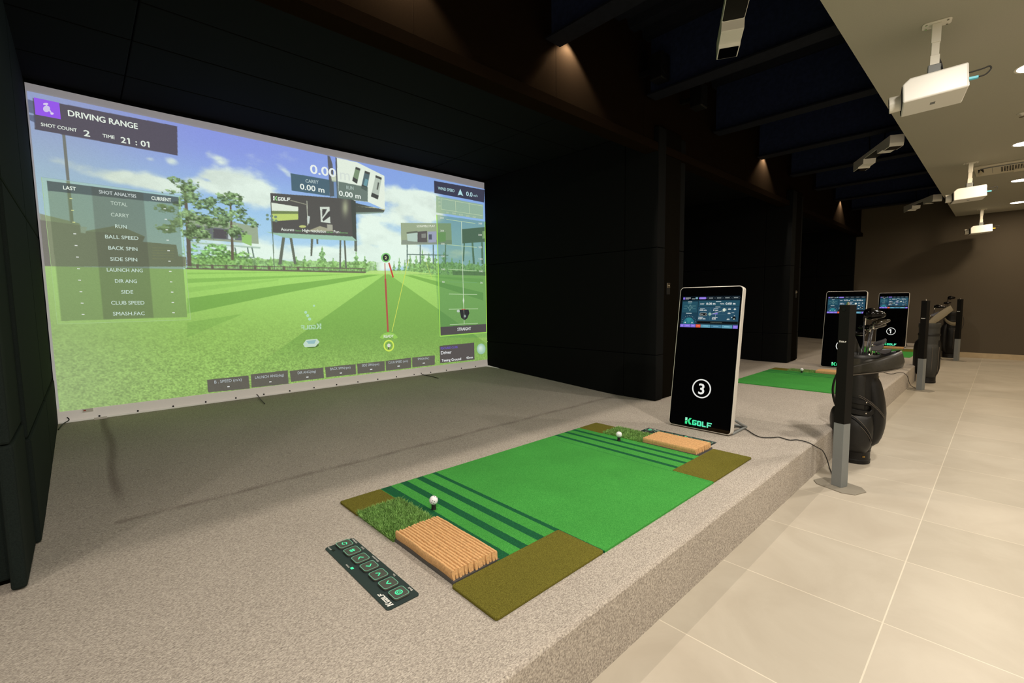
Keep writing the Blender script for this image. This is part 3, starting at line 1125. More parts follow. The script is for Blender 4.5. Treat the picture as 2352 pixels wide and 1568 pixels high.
blend(inpoly([(1108, 531), (1116, 530), (1116, 547), (1108, 548)]), rgb(150, 176, 130))
# clubhouse at the left with its roofs, mast and the fence
bld = inpoly([(90, 503), (183, 515), (190, 528), (195, 531), (272, 517), (333, 543), (328, 555), (405, 562), (410, 588), (428, 590), (428, 612), (100, 612)])
blend(bld, rgb(98, 90, 88))
blend(inpoly([(90, 490), (183, 513), (183, 517), (92, 505)]), rgb(128, 134, 112))
blend(inpoly([(192, 531), (272, 517), (333, 543), (300, 541), (240, 533)]), rgb(116, 120, 104))
for y_ in (569, 575, 581, 587, 594):
    blend(inpoly([(350, y_ - 1), (400, y_), (400, y_ + 1.2), (350, y_ + 0.4)]), rgb(124, 112, 86))
blend(inpoly([(184, 520), (200, 521), (196, 536), (185, 534)]), rgb(170, 186, 190))
blend(inpoly([(143, 309), (150, 310), (170, 512), (161, 512)]), rgb(92, 92, 94))
fn = ((PY > HZ - 12) & (PY < HZ + 1) & (PX > 425) & (PX < 840))
rail = ((np.abs(PY - (HZ - 10)) < 1.0) | (PY > HZ - 3.5))
post_ = (np.abs(((PX - 438) % 33) - 16) < 3.0) & (PX < 700)
blend((fn & (rail | post_)).astype(float), rgb(96, 86, 78), 0.9)
blend((fn & (((PX * 1.0) % 5) < 1.2)).astype(float), rgb(104, 106, 86), 0.5)
blend(((PY > HZ - 9) & (PY < HZ + 1) & (PX > 1040)).astype(float), rgb(82, 100, 72), 0.8)
# the two tall pines
blend(inpoly([(421, 425), (427, 425), (438, 560), (440, 611), (430, 611), (427, 520)]), rgb(96, 88, 78))
blend(inpoly([(527, 464), (531, 464), (537, 575), (537, 597), (531, 597), (530, 540)]), rgb(100, 92, 78))
for k, (cx, cy, rx, ry) in enumerate(((400, 413, 13, 7), (428, 425, 22, 12), (436, 437, 18, 10), (392, 441, 14, 6), (440, 455, 24, 11), (456, 470, 16, 9), (384, 478, 22, 8), (372, 473, 14, 4), (412, 466, 12, 8),
                                        (437, 497, 28, 14), (460, 515, 26, 14), (386, 524, 26, 9), (408, 512, 16, 12), (480, 505, 20, 10), (455, 540, 30, 12), (436, 532, 16, 14))):
    foliage(cx, cy, rx, ry, rgb(120, 148, 98), 500 + k * 13, 0.5)
for k, (cx, cy, rx, ry) in enumerate(((520, 448, 18, 8), (540, 450, 16, 8), (530, 462, 24, 8), (484, 462, 16, 9), (476, 474, 14, 7), (500, 484, 20, 10), (548, 470, 10, 6), (556, 484, 12, 8),
                                        (520, 497, 24, 12), (508, 512, 24, 9), (550, 500, 12, 7), (572, 508, 14, 8), (542, 532, 20, 11), (585, 516, 14, 5))):
    foliage(cx, cy, rx, ry, rgb(124, 154, 104), 800 + k * 13, 0.5)

# turf
gm = smooth(-0.8, 0.8, PY - HZ)
t = np.clip((PY - HZ) / 300.0, 0, 1)
gcol = rgb(158, 208, 104) * (1 - smooth(0.0, 0.6, t))[..., None] + rgb(140, 182, 86) * smooth(0.0, 0.6, t)[..., None]
g1 = fbm(GX * 95, GZ * 120, 21, 2)
g2 = fbm(GX * 38, GZ * 50, 31, 3)
amp = (0.03 + 0.34 * smooth(0.25, 0.9, t))
gcol = gcol * (1 + ((g1 - 0.5) * 1.5 * amp + (g2 - 0.5) * 0.6 * amp))[..., None]
blend(gm, np.clip(gcol, 0, 1))
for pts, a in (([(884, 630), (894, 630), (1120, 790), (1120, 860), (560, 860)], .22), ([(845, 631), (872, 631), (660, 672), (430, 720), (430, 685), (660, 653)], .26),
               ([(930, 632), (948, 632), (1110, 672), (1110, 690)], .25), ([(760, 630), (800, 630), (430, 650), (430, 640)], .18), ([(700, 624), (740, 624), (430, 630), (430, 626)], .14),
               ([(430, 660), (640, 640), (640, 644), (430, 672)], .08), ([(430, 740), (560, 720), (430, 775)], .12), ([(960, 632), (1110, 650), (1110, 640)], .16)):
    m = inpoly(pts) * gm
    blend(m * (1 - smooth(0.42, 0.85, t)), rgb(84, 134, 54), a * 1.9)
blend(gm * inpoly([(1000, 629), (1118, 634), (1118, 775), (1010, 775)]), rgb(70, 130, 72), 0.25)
blend(inpoly([(835, 629), (1000, 629), (935, 622), (850, 621)]), rgb(176, 214, 118), 0.9)

# bright middle, paler washed-out left and bottom
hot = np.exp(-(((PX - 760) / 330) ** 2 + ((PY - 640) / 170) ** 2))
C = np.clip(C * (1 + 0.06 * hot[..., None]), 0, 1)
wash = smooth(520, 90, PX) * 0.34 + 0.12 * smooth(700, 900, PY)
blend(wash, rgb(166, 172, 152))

blend(np.ones_like(PX), rgb(206, 226, 196), 0.06)


# translucent read-out panels
def panel(pts, c, a):
    blend(inpoly(pts), rgb(*c), a)


panel([(75, 225), (407, 290), (408, 357), (80, 297)], (88, 82, 90), .93)
panel([(62, 228), (76, 231), (80, 262), (66, 258)], (84, 90, 110), .7)
panel([(64, 262), (80, 265), (82, 282), (68, 276)], (84, 90, 110), .7)
panel([(94.9, 406.4), (412, 449), (438, 734), (132, 744)], (176, 222, 130), .22)
panel([(107, 415), (409, 452), (430, 728), (141, 737)], (96, 108, 84), .42)
panel([(107, 415), (409, 452), (411, 469), (110, 438)], (72, 78, 84), .62)
panel([(209, 428), (329, 442), (353, 729), (238, 733)], (84, 84, 76), .30)
panel([(667.4, 397.4), (757, 413), (757, 450), (670, 437.6)], (76, 100, 108), .9)
panel([(757, 413), (778, 416.5), (777, 455), (757, 450)], (76, 100, 108), .35)
panel([(778, 416.5), (845, 430), (844.6, 463.4), (777, 455)], (92, 108, 100), .85)
panel([(997, 415), (1113, 436), (1112, 464.7), (997.8, 443)], (60, 60, 76), .95)
panel([(1001.8, 449.4), (1110, 470), (1110, 503.5), (1002, 488)], (150, 178, 138), .8)
panel([(1002.9, 493), (1113, 508.6), (1117, 762), (1011, 770)], (84, 128, 84), .42)
panel([(1010.6, 750.8), (1116.4, 743.8), (1117, 761.6), (1011.7, 769.9)], (84, 78, 80), .95)
panel([(1009.5, 794), (1089, 786.6), (1090, 825.6), (1011, 833.6)], (88, 80, 82), .95)
for pts in ([(475.7, 872), (570.8, 861.7), (573.9, 892), (478, 901)], [(576, 859.4), (661, 850), (663, 881), (578, 890)], [(665.4, 851.6), (742.4, 843.6), (744, 868), (668.7, 876.5)],
            [(746.7, 843), (817, 835.8), (817.8, 859), (749, 866.3)], [(820, 835.3), (883.3, 828.8), (884.4, 851.6), (821.5, 858.3)], [(885.5, 828.4), (943.6, 821), (944.4, 844), (886.6, 851)], [(946.6, 820.8), (998.6, 815.8), (998.6, 837.5), (947, 843.6)]):
    panel(pts, (98, 92, 88), .93)
# down to the resolution of the mesh
NV, NU = NV // SS, NU // SS


def half(a):
    return a.reshape((NV, SS, NU, SS) + a.shape[2:]).mean((1, 3))


C = half(C)
GX, GZ, PX = half(GX), half(GZ), half(PX)
# grain of the cloth
C = np.clip(C * (1 + 0.035 * (RNG.random(PX.shape) - 0.5))[..., None], 0, 1)

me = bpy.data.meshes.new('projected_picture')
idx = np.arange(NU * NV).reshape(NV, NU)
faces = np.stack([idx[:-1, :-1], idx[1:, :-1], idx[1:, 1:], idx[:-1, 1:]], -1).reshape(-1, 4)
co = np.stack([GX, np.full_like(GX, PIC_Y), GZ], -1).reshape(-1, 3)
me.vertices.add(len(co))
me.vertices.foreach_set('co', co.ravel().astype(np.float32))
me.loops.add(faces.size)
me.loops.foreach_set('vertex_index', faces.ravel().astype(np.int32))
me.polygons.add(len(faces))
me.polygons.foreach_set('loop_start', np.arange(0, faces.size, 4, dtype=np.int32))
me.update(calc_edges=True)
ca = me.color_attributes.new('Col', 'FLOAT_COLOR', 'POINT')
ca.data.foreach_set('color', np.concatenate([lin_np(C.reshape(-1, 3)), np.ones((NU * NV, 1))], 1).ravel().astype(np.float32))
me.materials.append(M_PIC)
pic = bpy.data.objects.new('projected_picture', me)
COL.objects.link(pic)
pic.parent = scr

# crisp lettering and lines of the picture
PTS = {}


def grp(name):
    global pt
    if name not in PTS:
        PTS[name] = Paint(0.0003)
        PTS[name].up()
    pt = PTS[name]


grp('title_banner')


def S2(p):
    w_ = ony(p[0], p[1], PIC_Y)
    return (w_[0], w_[2])


def stext(s, a, b, hpx, c=(226, 236, 224), bold=0.014, shear=0.0, mirror=False):
    A, B = S2(a), S2(b)
    T = S2((a[0], a[1] - hpx))
    pt.text(s, A[0], A[1], B[0], T[1] - A[1], c, bold, shear, mirror, y1=B[1])


def spoly(pts, c):
    pt.poly([S2(p) for p in pts], c)


def sline(a, b, wpx, c):
    (x0, y0), (x1, y1) = a, b
    d = math.hypot(x1 - x0, y1 - y0)
    nx_, ny_ = -(y1 - y0) / d * wpx / 2, (x1 - x0) / d * wpx / 2
    spoly([(x0 + nx_, y0 + ny_), (x0 - nx_, y0 - ny_), (x1 - nx_, y1 - ny_), (x1 + nx_, y1 + ny_)], c)


def sell(cx, cy, rx, ry, c):
    spoly(ellipse(cx, cy, rx, ry), c)


pt.up()
spoly([(77.5, 223.6), (136, 236), (140, 274), (81.5, 263)], (150, 92, 232))
pt.up()
sell(107, 250, 8, 7.5, (206, 196, 232)); sell(105, 239, 6, 2.6, (214, 204, 236)); sell(119.5, 261, 3.8, 2.6, (222, 212, 240)); spoly([(105, 240), (108, 240), (109, 246), (106, 246)], (206, 196, 232))
spoly([(112, 254), (115, 252), (120, 260), (117, 261)], (206, 196, 232))
stext('DRIVING RANGE', (157.1, 266), (316.4, 296.5), 14, bold=0.02)
stext('SHOT COUNT', (94.5, 289), (176.8, 303), 8)
stext('2', (193, 312), (206.8, 314), 14, bold=0.02)
stext('TIME', (236, 315), (263.4, 319.5), 8)
stext('21 : 01', (278.2, 327.3), (343.2, 338.5), 13.5, bold=0.02)
grp('shot_analysis_table')
stext('LAST', (145.4, 434.4), (174.6, 437.7), 8.7, bold=0.02)
stext('SHOT ANALYSIS', (227.6, 444), (313, 454.3), 8.3, (196, 206, 204))
stext('CURRENT', (348.2, 458.5), (393.4, 463.5), 8.5, bold=0.02)
ROWS = [('TOTAL', (254.5, 470), (292.4, 474)), ('CARRY', (255, 496.4), (296.5, 499.5)), ('RUN', (264.8, 523.3), (291, 525)), ('BALL SPEED', (241.9, 547), (318, 551)), ('BACK SPIN', (249.2, 572.7), (315.8, 576)),
        ('SIDE SPIN', (253.8, 598.4), (315.4, 600.3)), ('LAUNCH ANG', (245.8, 623.2), (328, 625)), ('DIR ANG', (264.4, 649), (314.7, 649.8)), ('SIDE', (278.9, 674.4), (306, 674.4)), ('CLUB SPEED', (255.7, 699.2), (331.9, 699)), ('SMASH.FAC', (260, 724.2), (332.6, 723.3))]
for k, (s, a, b) in enumerate(ROWS):
    stext(s, a, b, 8.6, (186, 202, 188) if k < 2 else (196, 216, 204), 0.012)
for (x, y) in ((163, 455.6), (166.6, 482.7), (169.6, 510), (171.8, 536.6), (174.8, 563.5), (177.8, 590), (180.3, 616.8), (182.9, 643), (185.9, 669.6), (188.6, 695.8), (190.9, 721.7)):
    sline((x - 3.2, y), (x + 3.2, y + .4), 2, (214, 222, 150) if y < 520 else (224, 228, 222))
for (x, y) in ((378.5, 479.2), (380.8, 503.3), (383.1, 527.4), (385.2, 551.3), (387.2, 575.4), (389.3, 599.5), (391.1, 623), (393, 647), (395.3, 670.5), (396.9, 694.1), (398.5, 717.8)):
    sline((x - 2.8, y), (x + 2.8, y + .3), 2, (224, 230, 222))
for a, b in (((94.9, 406.4), (412, 449)), ((412, 449), (438, 734)), ((438, 734), (132, 744)), ((132, 744), (94.9, 406.4))):
    sline(a, b, 1.0, (168, 200, 140) if a[1] > 440 else (150, 176, 186))
grp('distance_readout')
stext('0.00', (713, 397.4), (771.4, 407), 21, (230, 238, 236), 0.02)
stext('m', (781.3, 411.8), (803.5, 415), 26, (212, 222, 214), -0.004)
grp('carry_readout')
stext('CARRY', (701.9, 418.8), (731.6, 422), 8, (178, 196, 196))
stext('0.00 m', (689.5, 434), (745, 442.6), 13.2, (230, 238, 230), 0.02)
grp('run_readout')
stext('RUN', (795.7, 434), (812, 436.2), 8.4, (172, 190, 182))
stext('0.00 m', (779, 449), (828.4, 456.6), 12.2, (230, 238, 230), 0.02)
grp('billboard_lettering')
lp_ = logo_polys(39, 10, 0.0)
for i, L in enumerate(lp_):
    for qq in L:
        spoly([(627.3 + x, 460 + x * 0.05 - y) for x, y in qq], (150, 214, 140) if (i == 0 and qq[0][0] > 3) else (226, 234, 224))
stext('Accurate', (645.6, 529.4), (675.7, 530.8), 7, (224, 232, 220), 0.016)
stext('Sensor', (678.6, 531), (692.5, 531.5), 3.6, (130, 190, 120))
stext('High resolution', (694.8, 532), (748.4, 534.4), 7, (224, 232, 220), 0.016)
stext('Screen', (750.3, 534.3), (764.6, 534.8), 3.6, (130, 190, 120))
stext('Fun', (766.6, 534.8), (779, 535.4), 6.8, (224, 232, 220), 0.016)
stext('Exercise', (781, 535.6), (799, 536.2), 3.6, (130, 190, 120))
grp('small_billboard_lettering')
stext('SCRAMBLE PLAY', (957, 521.8), (999, 521.2), 5.4, (226, 232, 214), 0.016)
# wind panel and graphs
grp('wind_speed_readout')
stext('WIND SPEED', (1006, 435), (1043.7, 441.6), 7.2, (176, 214, 220), 0.012)
spoly([(1057, 433.5), (1064, 450.4), (1057.5, 446.5), (1051, 448.4)], (176, 220, 226))
stext('0.0', (1071, 449.4), (1085, 451.8), 10.2, (186, 224, 230), 0.016)
stext('m/s', (1087.6, 451), (1096.7, 452.2), 5.4, (176, 214, 220))
grp('flight_graph')
for a, b in (((1013, 456), (1109, 473)), ((1013.5, 480.5), (1108, 495)), ((1013, 456), (1013.5, 480.5)), ((1046, 462), (1047, 485.5)), ((1077, 467.5), (1078, 490))):
    sline(a, b, 0.8, (196, 214, 178))
for s, x, y in (('60', 1006, 457.5), ('40', 1006.4, 465.5), ('20', 1006.7, 474), ('50', 1025, 489.5), ('100', 1039, 491.5), ('150', 1055, 494.5), ('200', 1070, 497.5), ('250', 1085, 500)):
    stext(s, (x, y), (x + 2.6 * len(s), y + .4), 3.6, (196, 210, 180), 0.008)
grp('shot_path_panel')
for y0, y1, x0, x1 in ((503.5, 513, 1025, 1091.6), (532.5, 539, 1026, 1092), (561.6, 567.8, 1027, 1094.7), (590.5, 595, 1028, 1094.7), (618, 621.8, 1029, 1094.7), (647, 649, 1030, 1095.7), (675, 676, 1031, 1095.7), (710, 709, 1030.7, 1098), (745.5, 742, 1033, 1097.5)):
    if y0 not in (532.5, 590.5):
        sline((x0, y0), (x1, y1), 1.1, (190, 216, 172) if y0 != 647 else (120, 170, 116))
sline((1059.6, 508.6), (1066, 744), 1.1, (206, 224, 196))
spoly([(1064.3, 680), (1066.2, 690), (1064.6, 700), (1062.8, 690)], (214, 226, 206))
for s, a, b in (('300', (1011, 502), (1099, 515)), ('250', (1011.4, 531.5), (1098.5, 541)), ('200', (1012.7, 561.5), (1099, 569.5)), ('150', (1013.5, 590), (1100, 596.5)), ('100', (1014, 620), (1100.8, 624.5)), ('50', (1015.5, 649), (1103, 650.6))):
    for p in (a, b):
        stext(s, p, (p[0] + 2.7 * len(s), p[1] + .3), 4, (216, 224, 210), 0.014)
stext('STRAIGHT', (1050.7, 759.5), (1081.7, 757.4), 7.2, (222, 226, 222), 0.016)
for a, b in (((1003, 493), (1011, 772)), ((1011, 772), (1118, 763)), ((1114, 509), (1118, 763))):
    sline(a, b, 1.8, (166, 222, 92))
spoly([(1055, 711), (1076, 710.5), (1078, 719), (1073, 731), (1066.5, 735.5), (1059, 729)], (52, 54, 54))
sell(1068, 725.5, 2.4, 3.2, (170, 190, 180)); sell(1052.5, 714, 3.4, 3.2, (190, 204, 190)); sline((1060, 710.5), (1069, 710), 2, (170, 70, 60))
grp('club_readout')
stext('FEATURED CLUBS', (1012.3, 802.4), (1051, 798.9), 5.2, (112, 92, 196), 0.01)
stext('Driver', (1013, 813.7), (1036.8, 811.4), 7.8, (228, 230, 230), 0.018)
stext('Teeing Ground', (1014.5, 830.6), (1059, 826.4), 6.2, (228, 230, 230), 0.018)
stext('45mm', (1070.8, 824), (1086, 822.4), 5.4, (222, 226, 224), 0.018)
grp('ball_icon')
for k in range(10):
    u = k / 9.0
    sell(1105 - 2 * u, 801 - 2.2 * u, 10 * (1 - .8 * u), 12.4 * (1 - .8 * u), tuple(int(a + (b - a) * u) for a, b in zip((150, 190, 168), (206, 226, 208))))
    pt.up()
for s, a, b, h, d in (('B . SPEED (m/s)', (492.6, 880.5), (555, 874), 7, (524.8, 887.6)), ('LAUNCH ANG(deg)', (586, 870), (652, 863.4), 6.6, (620.8, 876.6)), ('DIR ANG(deg)', (683.8, 859), (725.7, 854.9), 6.2, (706, 865.7)),
                      ('BACK SPIN(rpm)', (758.6, 850), (804.8, 845.6), 5.8, (783, 856.4)), ('SIDE SPIN(rpm)', (831, 841.8), (870.7, 838.2), 5.6, (852.5, 848)), ('CLUB SPEED (m/s)', (892, 835), (936.9, 830.8), 5.4, (915.4, 840.5)), ('SMASH.FAC', (959.6, 826.7), (985.6, 824.6), 5.2, (973.3, 833.6))):
    grp('bottom_readout ' + s)
    stext(s, a, b, h, (186, 196, 200), 0.008)
    sline((d[0] - 2.6, d[1] + .3), (d[0] + 2.6, d[1] - .3), 2, (226, 228, 226))
# shot direction lines, flag marker, READY ring
grp('aim_lines')
sline((884, 604), (885, 640), 2.0, (190, 90, 70)); sline((885, 640), (891, 762), 4.0, (176, 92, 80)); sline((893, 603), (903, 637), 3.6, (196, 80, 66))
sline((938, 596), (900, 762), 1.4, (206, 220, 96)); sline((978, 600), (992, 640), 0.8, (196, 214, 110))
grp('target_marker')
sell(886.2, 591.5, 11, 11, (136, 206, 126)); pt.up(); sell(886.2, 591.5, 7.4, 8, (58, 66, 62)); pt.up()
stext('2', (883.9, 594.6), (888.4, 594.7), 6.4, (220, 226, 160), 0.02)
grp('ready_ring')
for k in range(30):
    a, b = (math.radians(200 + 140 * i / 30) for i in (k, k + 1))
    spoly([(893 + 22 * math.cos(a), 782 + 19 * math.sin(a)), (893 + 22 * math.cos(b), 782 + 19 * math.sin(b)), (893 + 13 * math.cos(b), 782 + 11 * math.sin(b)), (893 + 13 * math.cos(a), 782 + 11 * math.sin(a))], (150, 202, 92))
pt.up()
stext('READY', (881.5, 775.5), (904, 774.5), 6.6, (226, 232, 214), 0.018)
for k in range(40):
    a, b = (2 * math.pi * i / 40 for i in (k, k + 1))
    spoly([(893 + 12.2 * math.cos(a), 793.5 + 13.4 * math.sin(a)), (893 + 12.2 * math.cos(b), 793.5 + 13.4 * math.sin(b)), (893 + 9 * math.cos(b), 793.5 + 10 * math.sin(b)), (893 + 9 * math.cos(a), 793.5 + 10 * math.sin(a))], (206, 232, 92))
sell(893, 793, 4, 4.4, (214, 218, 204)); spoly([(891, 797), (894, 797), (893.5, 802), (891.5, 802)], (98, 84, 70))
grp('cart_figure')
# small robot cart with a mirrored word mark floating over it
for i, L in enumerate(logo_polys(47, 14, 0.0)):
    for qq in L:
        spoly([(738 - x, 757 - (47 - x) * 0.04 - y * 0.9) for x, y in qq], (176, 214, 176))
sell(715, 792, 17, 6.5, (88, 118, 62)); pt.up()
spoly([(696, 790), (703, 780), (728, 778), (734, 785), (724, 796), (700, 797)], (196, 218, 200)); pt.up()
spoly([(703, 783), (726, 780), (722, 789), (708, 789)], (150, 188, 190))
for (x, y, r) in ((702, 717, 3.2), (706.5, 724.5, 3.4), (711, 732.5, 3.6), (721, 702, 2.4)):
    sell(x, y, r, r, (176, 220, 184))
for nm, p_ in PTS.items():
    p_.build(nm.split(' ')[0], M_PIC, pic, Matrix(((1, 0, 0, 0), (0, 0, -1, PIC_Y - 0.001), (0, 1, 0, 0), (0, 0, 0, 1))))

# ------------------------------------------------------------------ golf mats
MX, MY = 0.885, 1.037
W_, H_ = 2.135, 1.203


def bristles(parent, x0, x1, y0, y1, nstrip, seed, zt=0.046):
    rnd = random.Random(seed)
    pb = MB().box(x0 - 0.004, x1 + 0.004, y0 - 0.006, y1 + 0.006, 0.0, 0.012)
    tray = pb.build('bristle_tray', M_TRAY, parent)
    tray['label'] = 'dark grey tray under the tan bristle rows'
    mb = MB()
    wd = (x1 - x0) / nstrip
    ns = 28
    for k in range(nstrip):
        cx = x0 + wd * (k + .5)
        ph = rnd.random() * 6
        yy0, yy1 = y0 + rnd.uniform(-.004, .004), y1 + rnd.uniform(-.004, .004)
        rings = []
        for j in range(ns + 1):
            y = yy0 + (yy1 - yy0) * j / ns
            dx = 0.0012 * math.sin(y * 30 + ph)
            dz = rnd.uniform(-.0008, .0008)
            hw = wd * 0.5
            e = 0.0 if 0 < j < ns else 0.004
            rings.append([Vector((cx + dx + a, y + (e if j == 0 else -e if j == ns else 0) * (1 if b > .02 else 0), b + (dz if b > .03 else 0))) for a, b in
                          ((-hw * .62, 0.012), (hw * .62, 0.012), (hw * .9, zt * .6), (hw * .97, zt * .88), (hw * .55, zt * .985), (0, zt), (-hw * .55, zt * .985), (-hw * .97, zt * .88), (-hw * .9, zt * .6))])
        mb.loft(rings)
    mb.build('bristle_rows', M_BRISTLE, parent, autosmooth=40)


def blades(parent, x0, x1, y0, y1, n, seed, hmax=0.030):
    rnd = random.Random(seed)
    mb = MB()
    mb.box(x0, x1, y0, y1, 0, 0.010)
    mb.mi = 1
    for _ in range(n):
        x, y = rnd.uniform(x0, x1), rnd.uniform(y0, y1)
        h = hmax * rnd.uniform(.55, 1.05)
        a = rnd.uniform(0, 6.28)
        wv = 0.0022
        lx, ly = rnd.gauss(0, .009), rnd.gauss(-.002, .009)
        dx, dy = math.cos(a) * wv, math.sin(a) * wv
        mb.add([(x - dx, y - dy, 0.008), (x + dx, y + dy, 0.008), (x + lx * .45 + dx * .8, y + ly * .45 + dy * .8, h * .65), (x + lx * .45 - dx * .8, y + ly * .45 - dy * .8, h * .65), (x + lx, y + ly, h)],
               [(0, 1, 2, 3), (3, 2, 4)])
    return mb.build('rough_turf', [M_ROUGH, M_BLADE], parent)


def golf_mat(loc, label, left_end=True):
    t = thing('golf_mat', label, 'golf mat', loc, 0, 'hitting mats on the carpet')
    if left_end:
        out = [(0.571, 0), (1.578, 0), (1.578, 0.243), (1.932, 0.243), (1.932, 0.983), (1.915, 0.983), (1.915, H_), (0.222, H_), (0.222, 0.243), (0.571, 0.243)]
        corners = ((0, 0.571, 0, 0.243), (0, 0.222, 1.0, H_), (1.578, W_, 0, 0.243), (1.915, W_, 0.983, H_))
    else:
        out = [(0.535, 0), (1.578, 0), (1.578, 0.243), (1.932, 0.243), (1.932, 0.983), (1.915, 0.983), (1.915, H_), (0.535, H_)]
        corners = ((1.578, W_, 0, 0.243), (1.915, W_, 0.983, H_))
    MB().prism(out, 0, 0.009).build('green_turf', M_TURF if left_end else M_TURF1, t)
    for (x0, x1, y0, y1) in corners:
        mb = MB()
        mb.prism(rrect(x1 - x0, y1 - y0, 0.012, 4, (x0 + x1) / 2, (y0 + y1) / 2), 0.0, 0.011)
        o = mb.build('olive_turf', M_OLIVE, t, bevel=0.003)
        o['label'] = 'olive brown turf corner'
    blades(t, 1.925, W_ - 0.004, 0.655, 0.985, 8000 if left_end else 2500, 4)
    bristles(t, 1.932, 2.148, 0.262, 0.652, 16, 6)
    if left_end:
        blades(t, 0.006, 0.232, 0.668, 1.012, 12000, 3)
        bristles(t, 0.018, 0.228, 0.253, 0.668, 15, 5)
    return t


golf_mat((MX, MY, P), 'large green golf mat in the foreground, with two balls on tees')
mat_far = golf_mat((MX + 4.30, MY, P), 'green golf mat in the middle bay behind the kiosk marked 3', False)
dup(mat_far, (MX + 8.60, MY, P), 'green golf mat in the far bay, partly hidden behind the golf bags')


def golf_ball(loc, label, rx, rz):
    t = thing('golf_ball', label, 'golf ball', loc, 0, 'golf balls on tees')
    r = 0.0212
    mb = MB()
    prof = [(r * math.sin(math.pi * k / 24) + (1e-5 if k in (0, 24) else 0), r - r * math.cos(math.pi * k / 24)) for k in range(25)]
    mb.lathe(prof, 36)
    mb.build('ball_shell', M_BALL, t, smooth=True)
    db = MB()
    rot = Matrix.Rotation(rz, 3, 'Z') @ Matrix.Rotation(rx, 3, 'X')
    dirs = [Vector(d).normalized() for d in ((1, 0, 0), (-1, 0, 0), (0, 1, 0), (0, -1, 0), (0, 0, 1), (0, 0, -1))]
    for d in dirs:
        a = Vector((0, 0, 1)) if abs(d.z) < .9 else Vector((1, 0, 0))
        u = d.cross(a).normalized(); v = d.cross(u)
        for su, sv in ((.24, .24), (-.24, .24), (.24, -.24), (-.24, -.24)):
            c = (d + u * su + v * sv).normalized()
            c = rot @ c
            q_ = c.to_track_quat('Z', 'Y').to_matrix()
            ring = [Vector((0, 0, r)) + c * (r + 0.0002) + q_ @ Vector((.0021 * math.cos(k * math.pi / 4), .0021 * math.sin(k * math.pi / 4), 0)) for k in range(8)]
            db.add(ring, [tuple(range(8))])
    db.build('alignment_dots', M_DOT, t)
    return t


def rubber_tee(loc, label):
    mb = MB().lathe([(0.0135, 0.006), (0.012, 0.010), (0.0105, 0.024), (0.0112, 0.032), (0.0112, 0.034), (0.008, 0.0335), (0.006, 0.030)], 20)
    o = mb.build('rubber_tee', M_RUBBER, smooth=True, loc=loc)
    return tag(o, label, 'tee', 'black rubber tees in the mats')


for k, (x, y, z) in enumerate(((1.178, 1.832, P), (2.735, 1.828, P), (2.735 + 4.28, 1.82, P))):
    where = ('beside the large bristle block in the foreground', 'at the far end of the nearest mat', 'on the middle bay mat, right of the nearest kiosk')[k]
    rubber_tee((x, y, z), 'black rubber tee ' + where)
    golf_ball((x, y, z + 0.0325), 'white dotted golf ball ' + where, 0.5 + k, 0.9 + 1.3 * k)


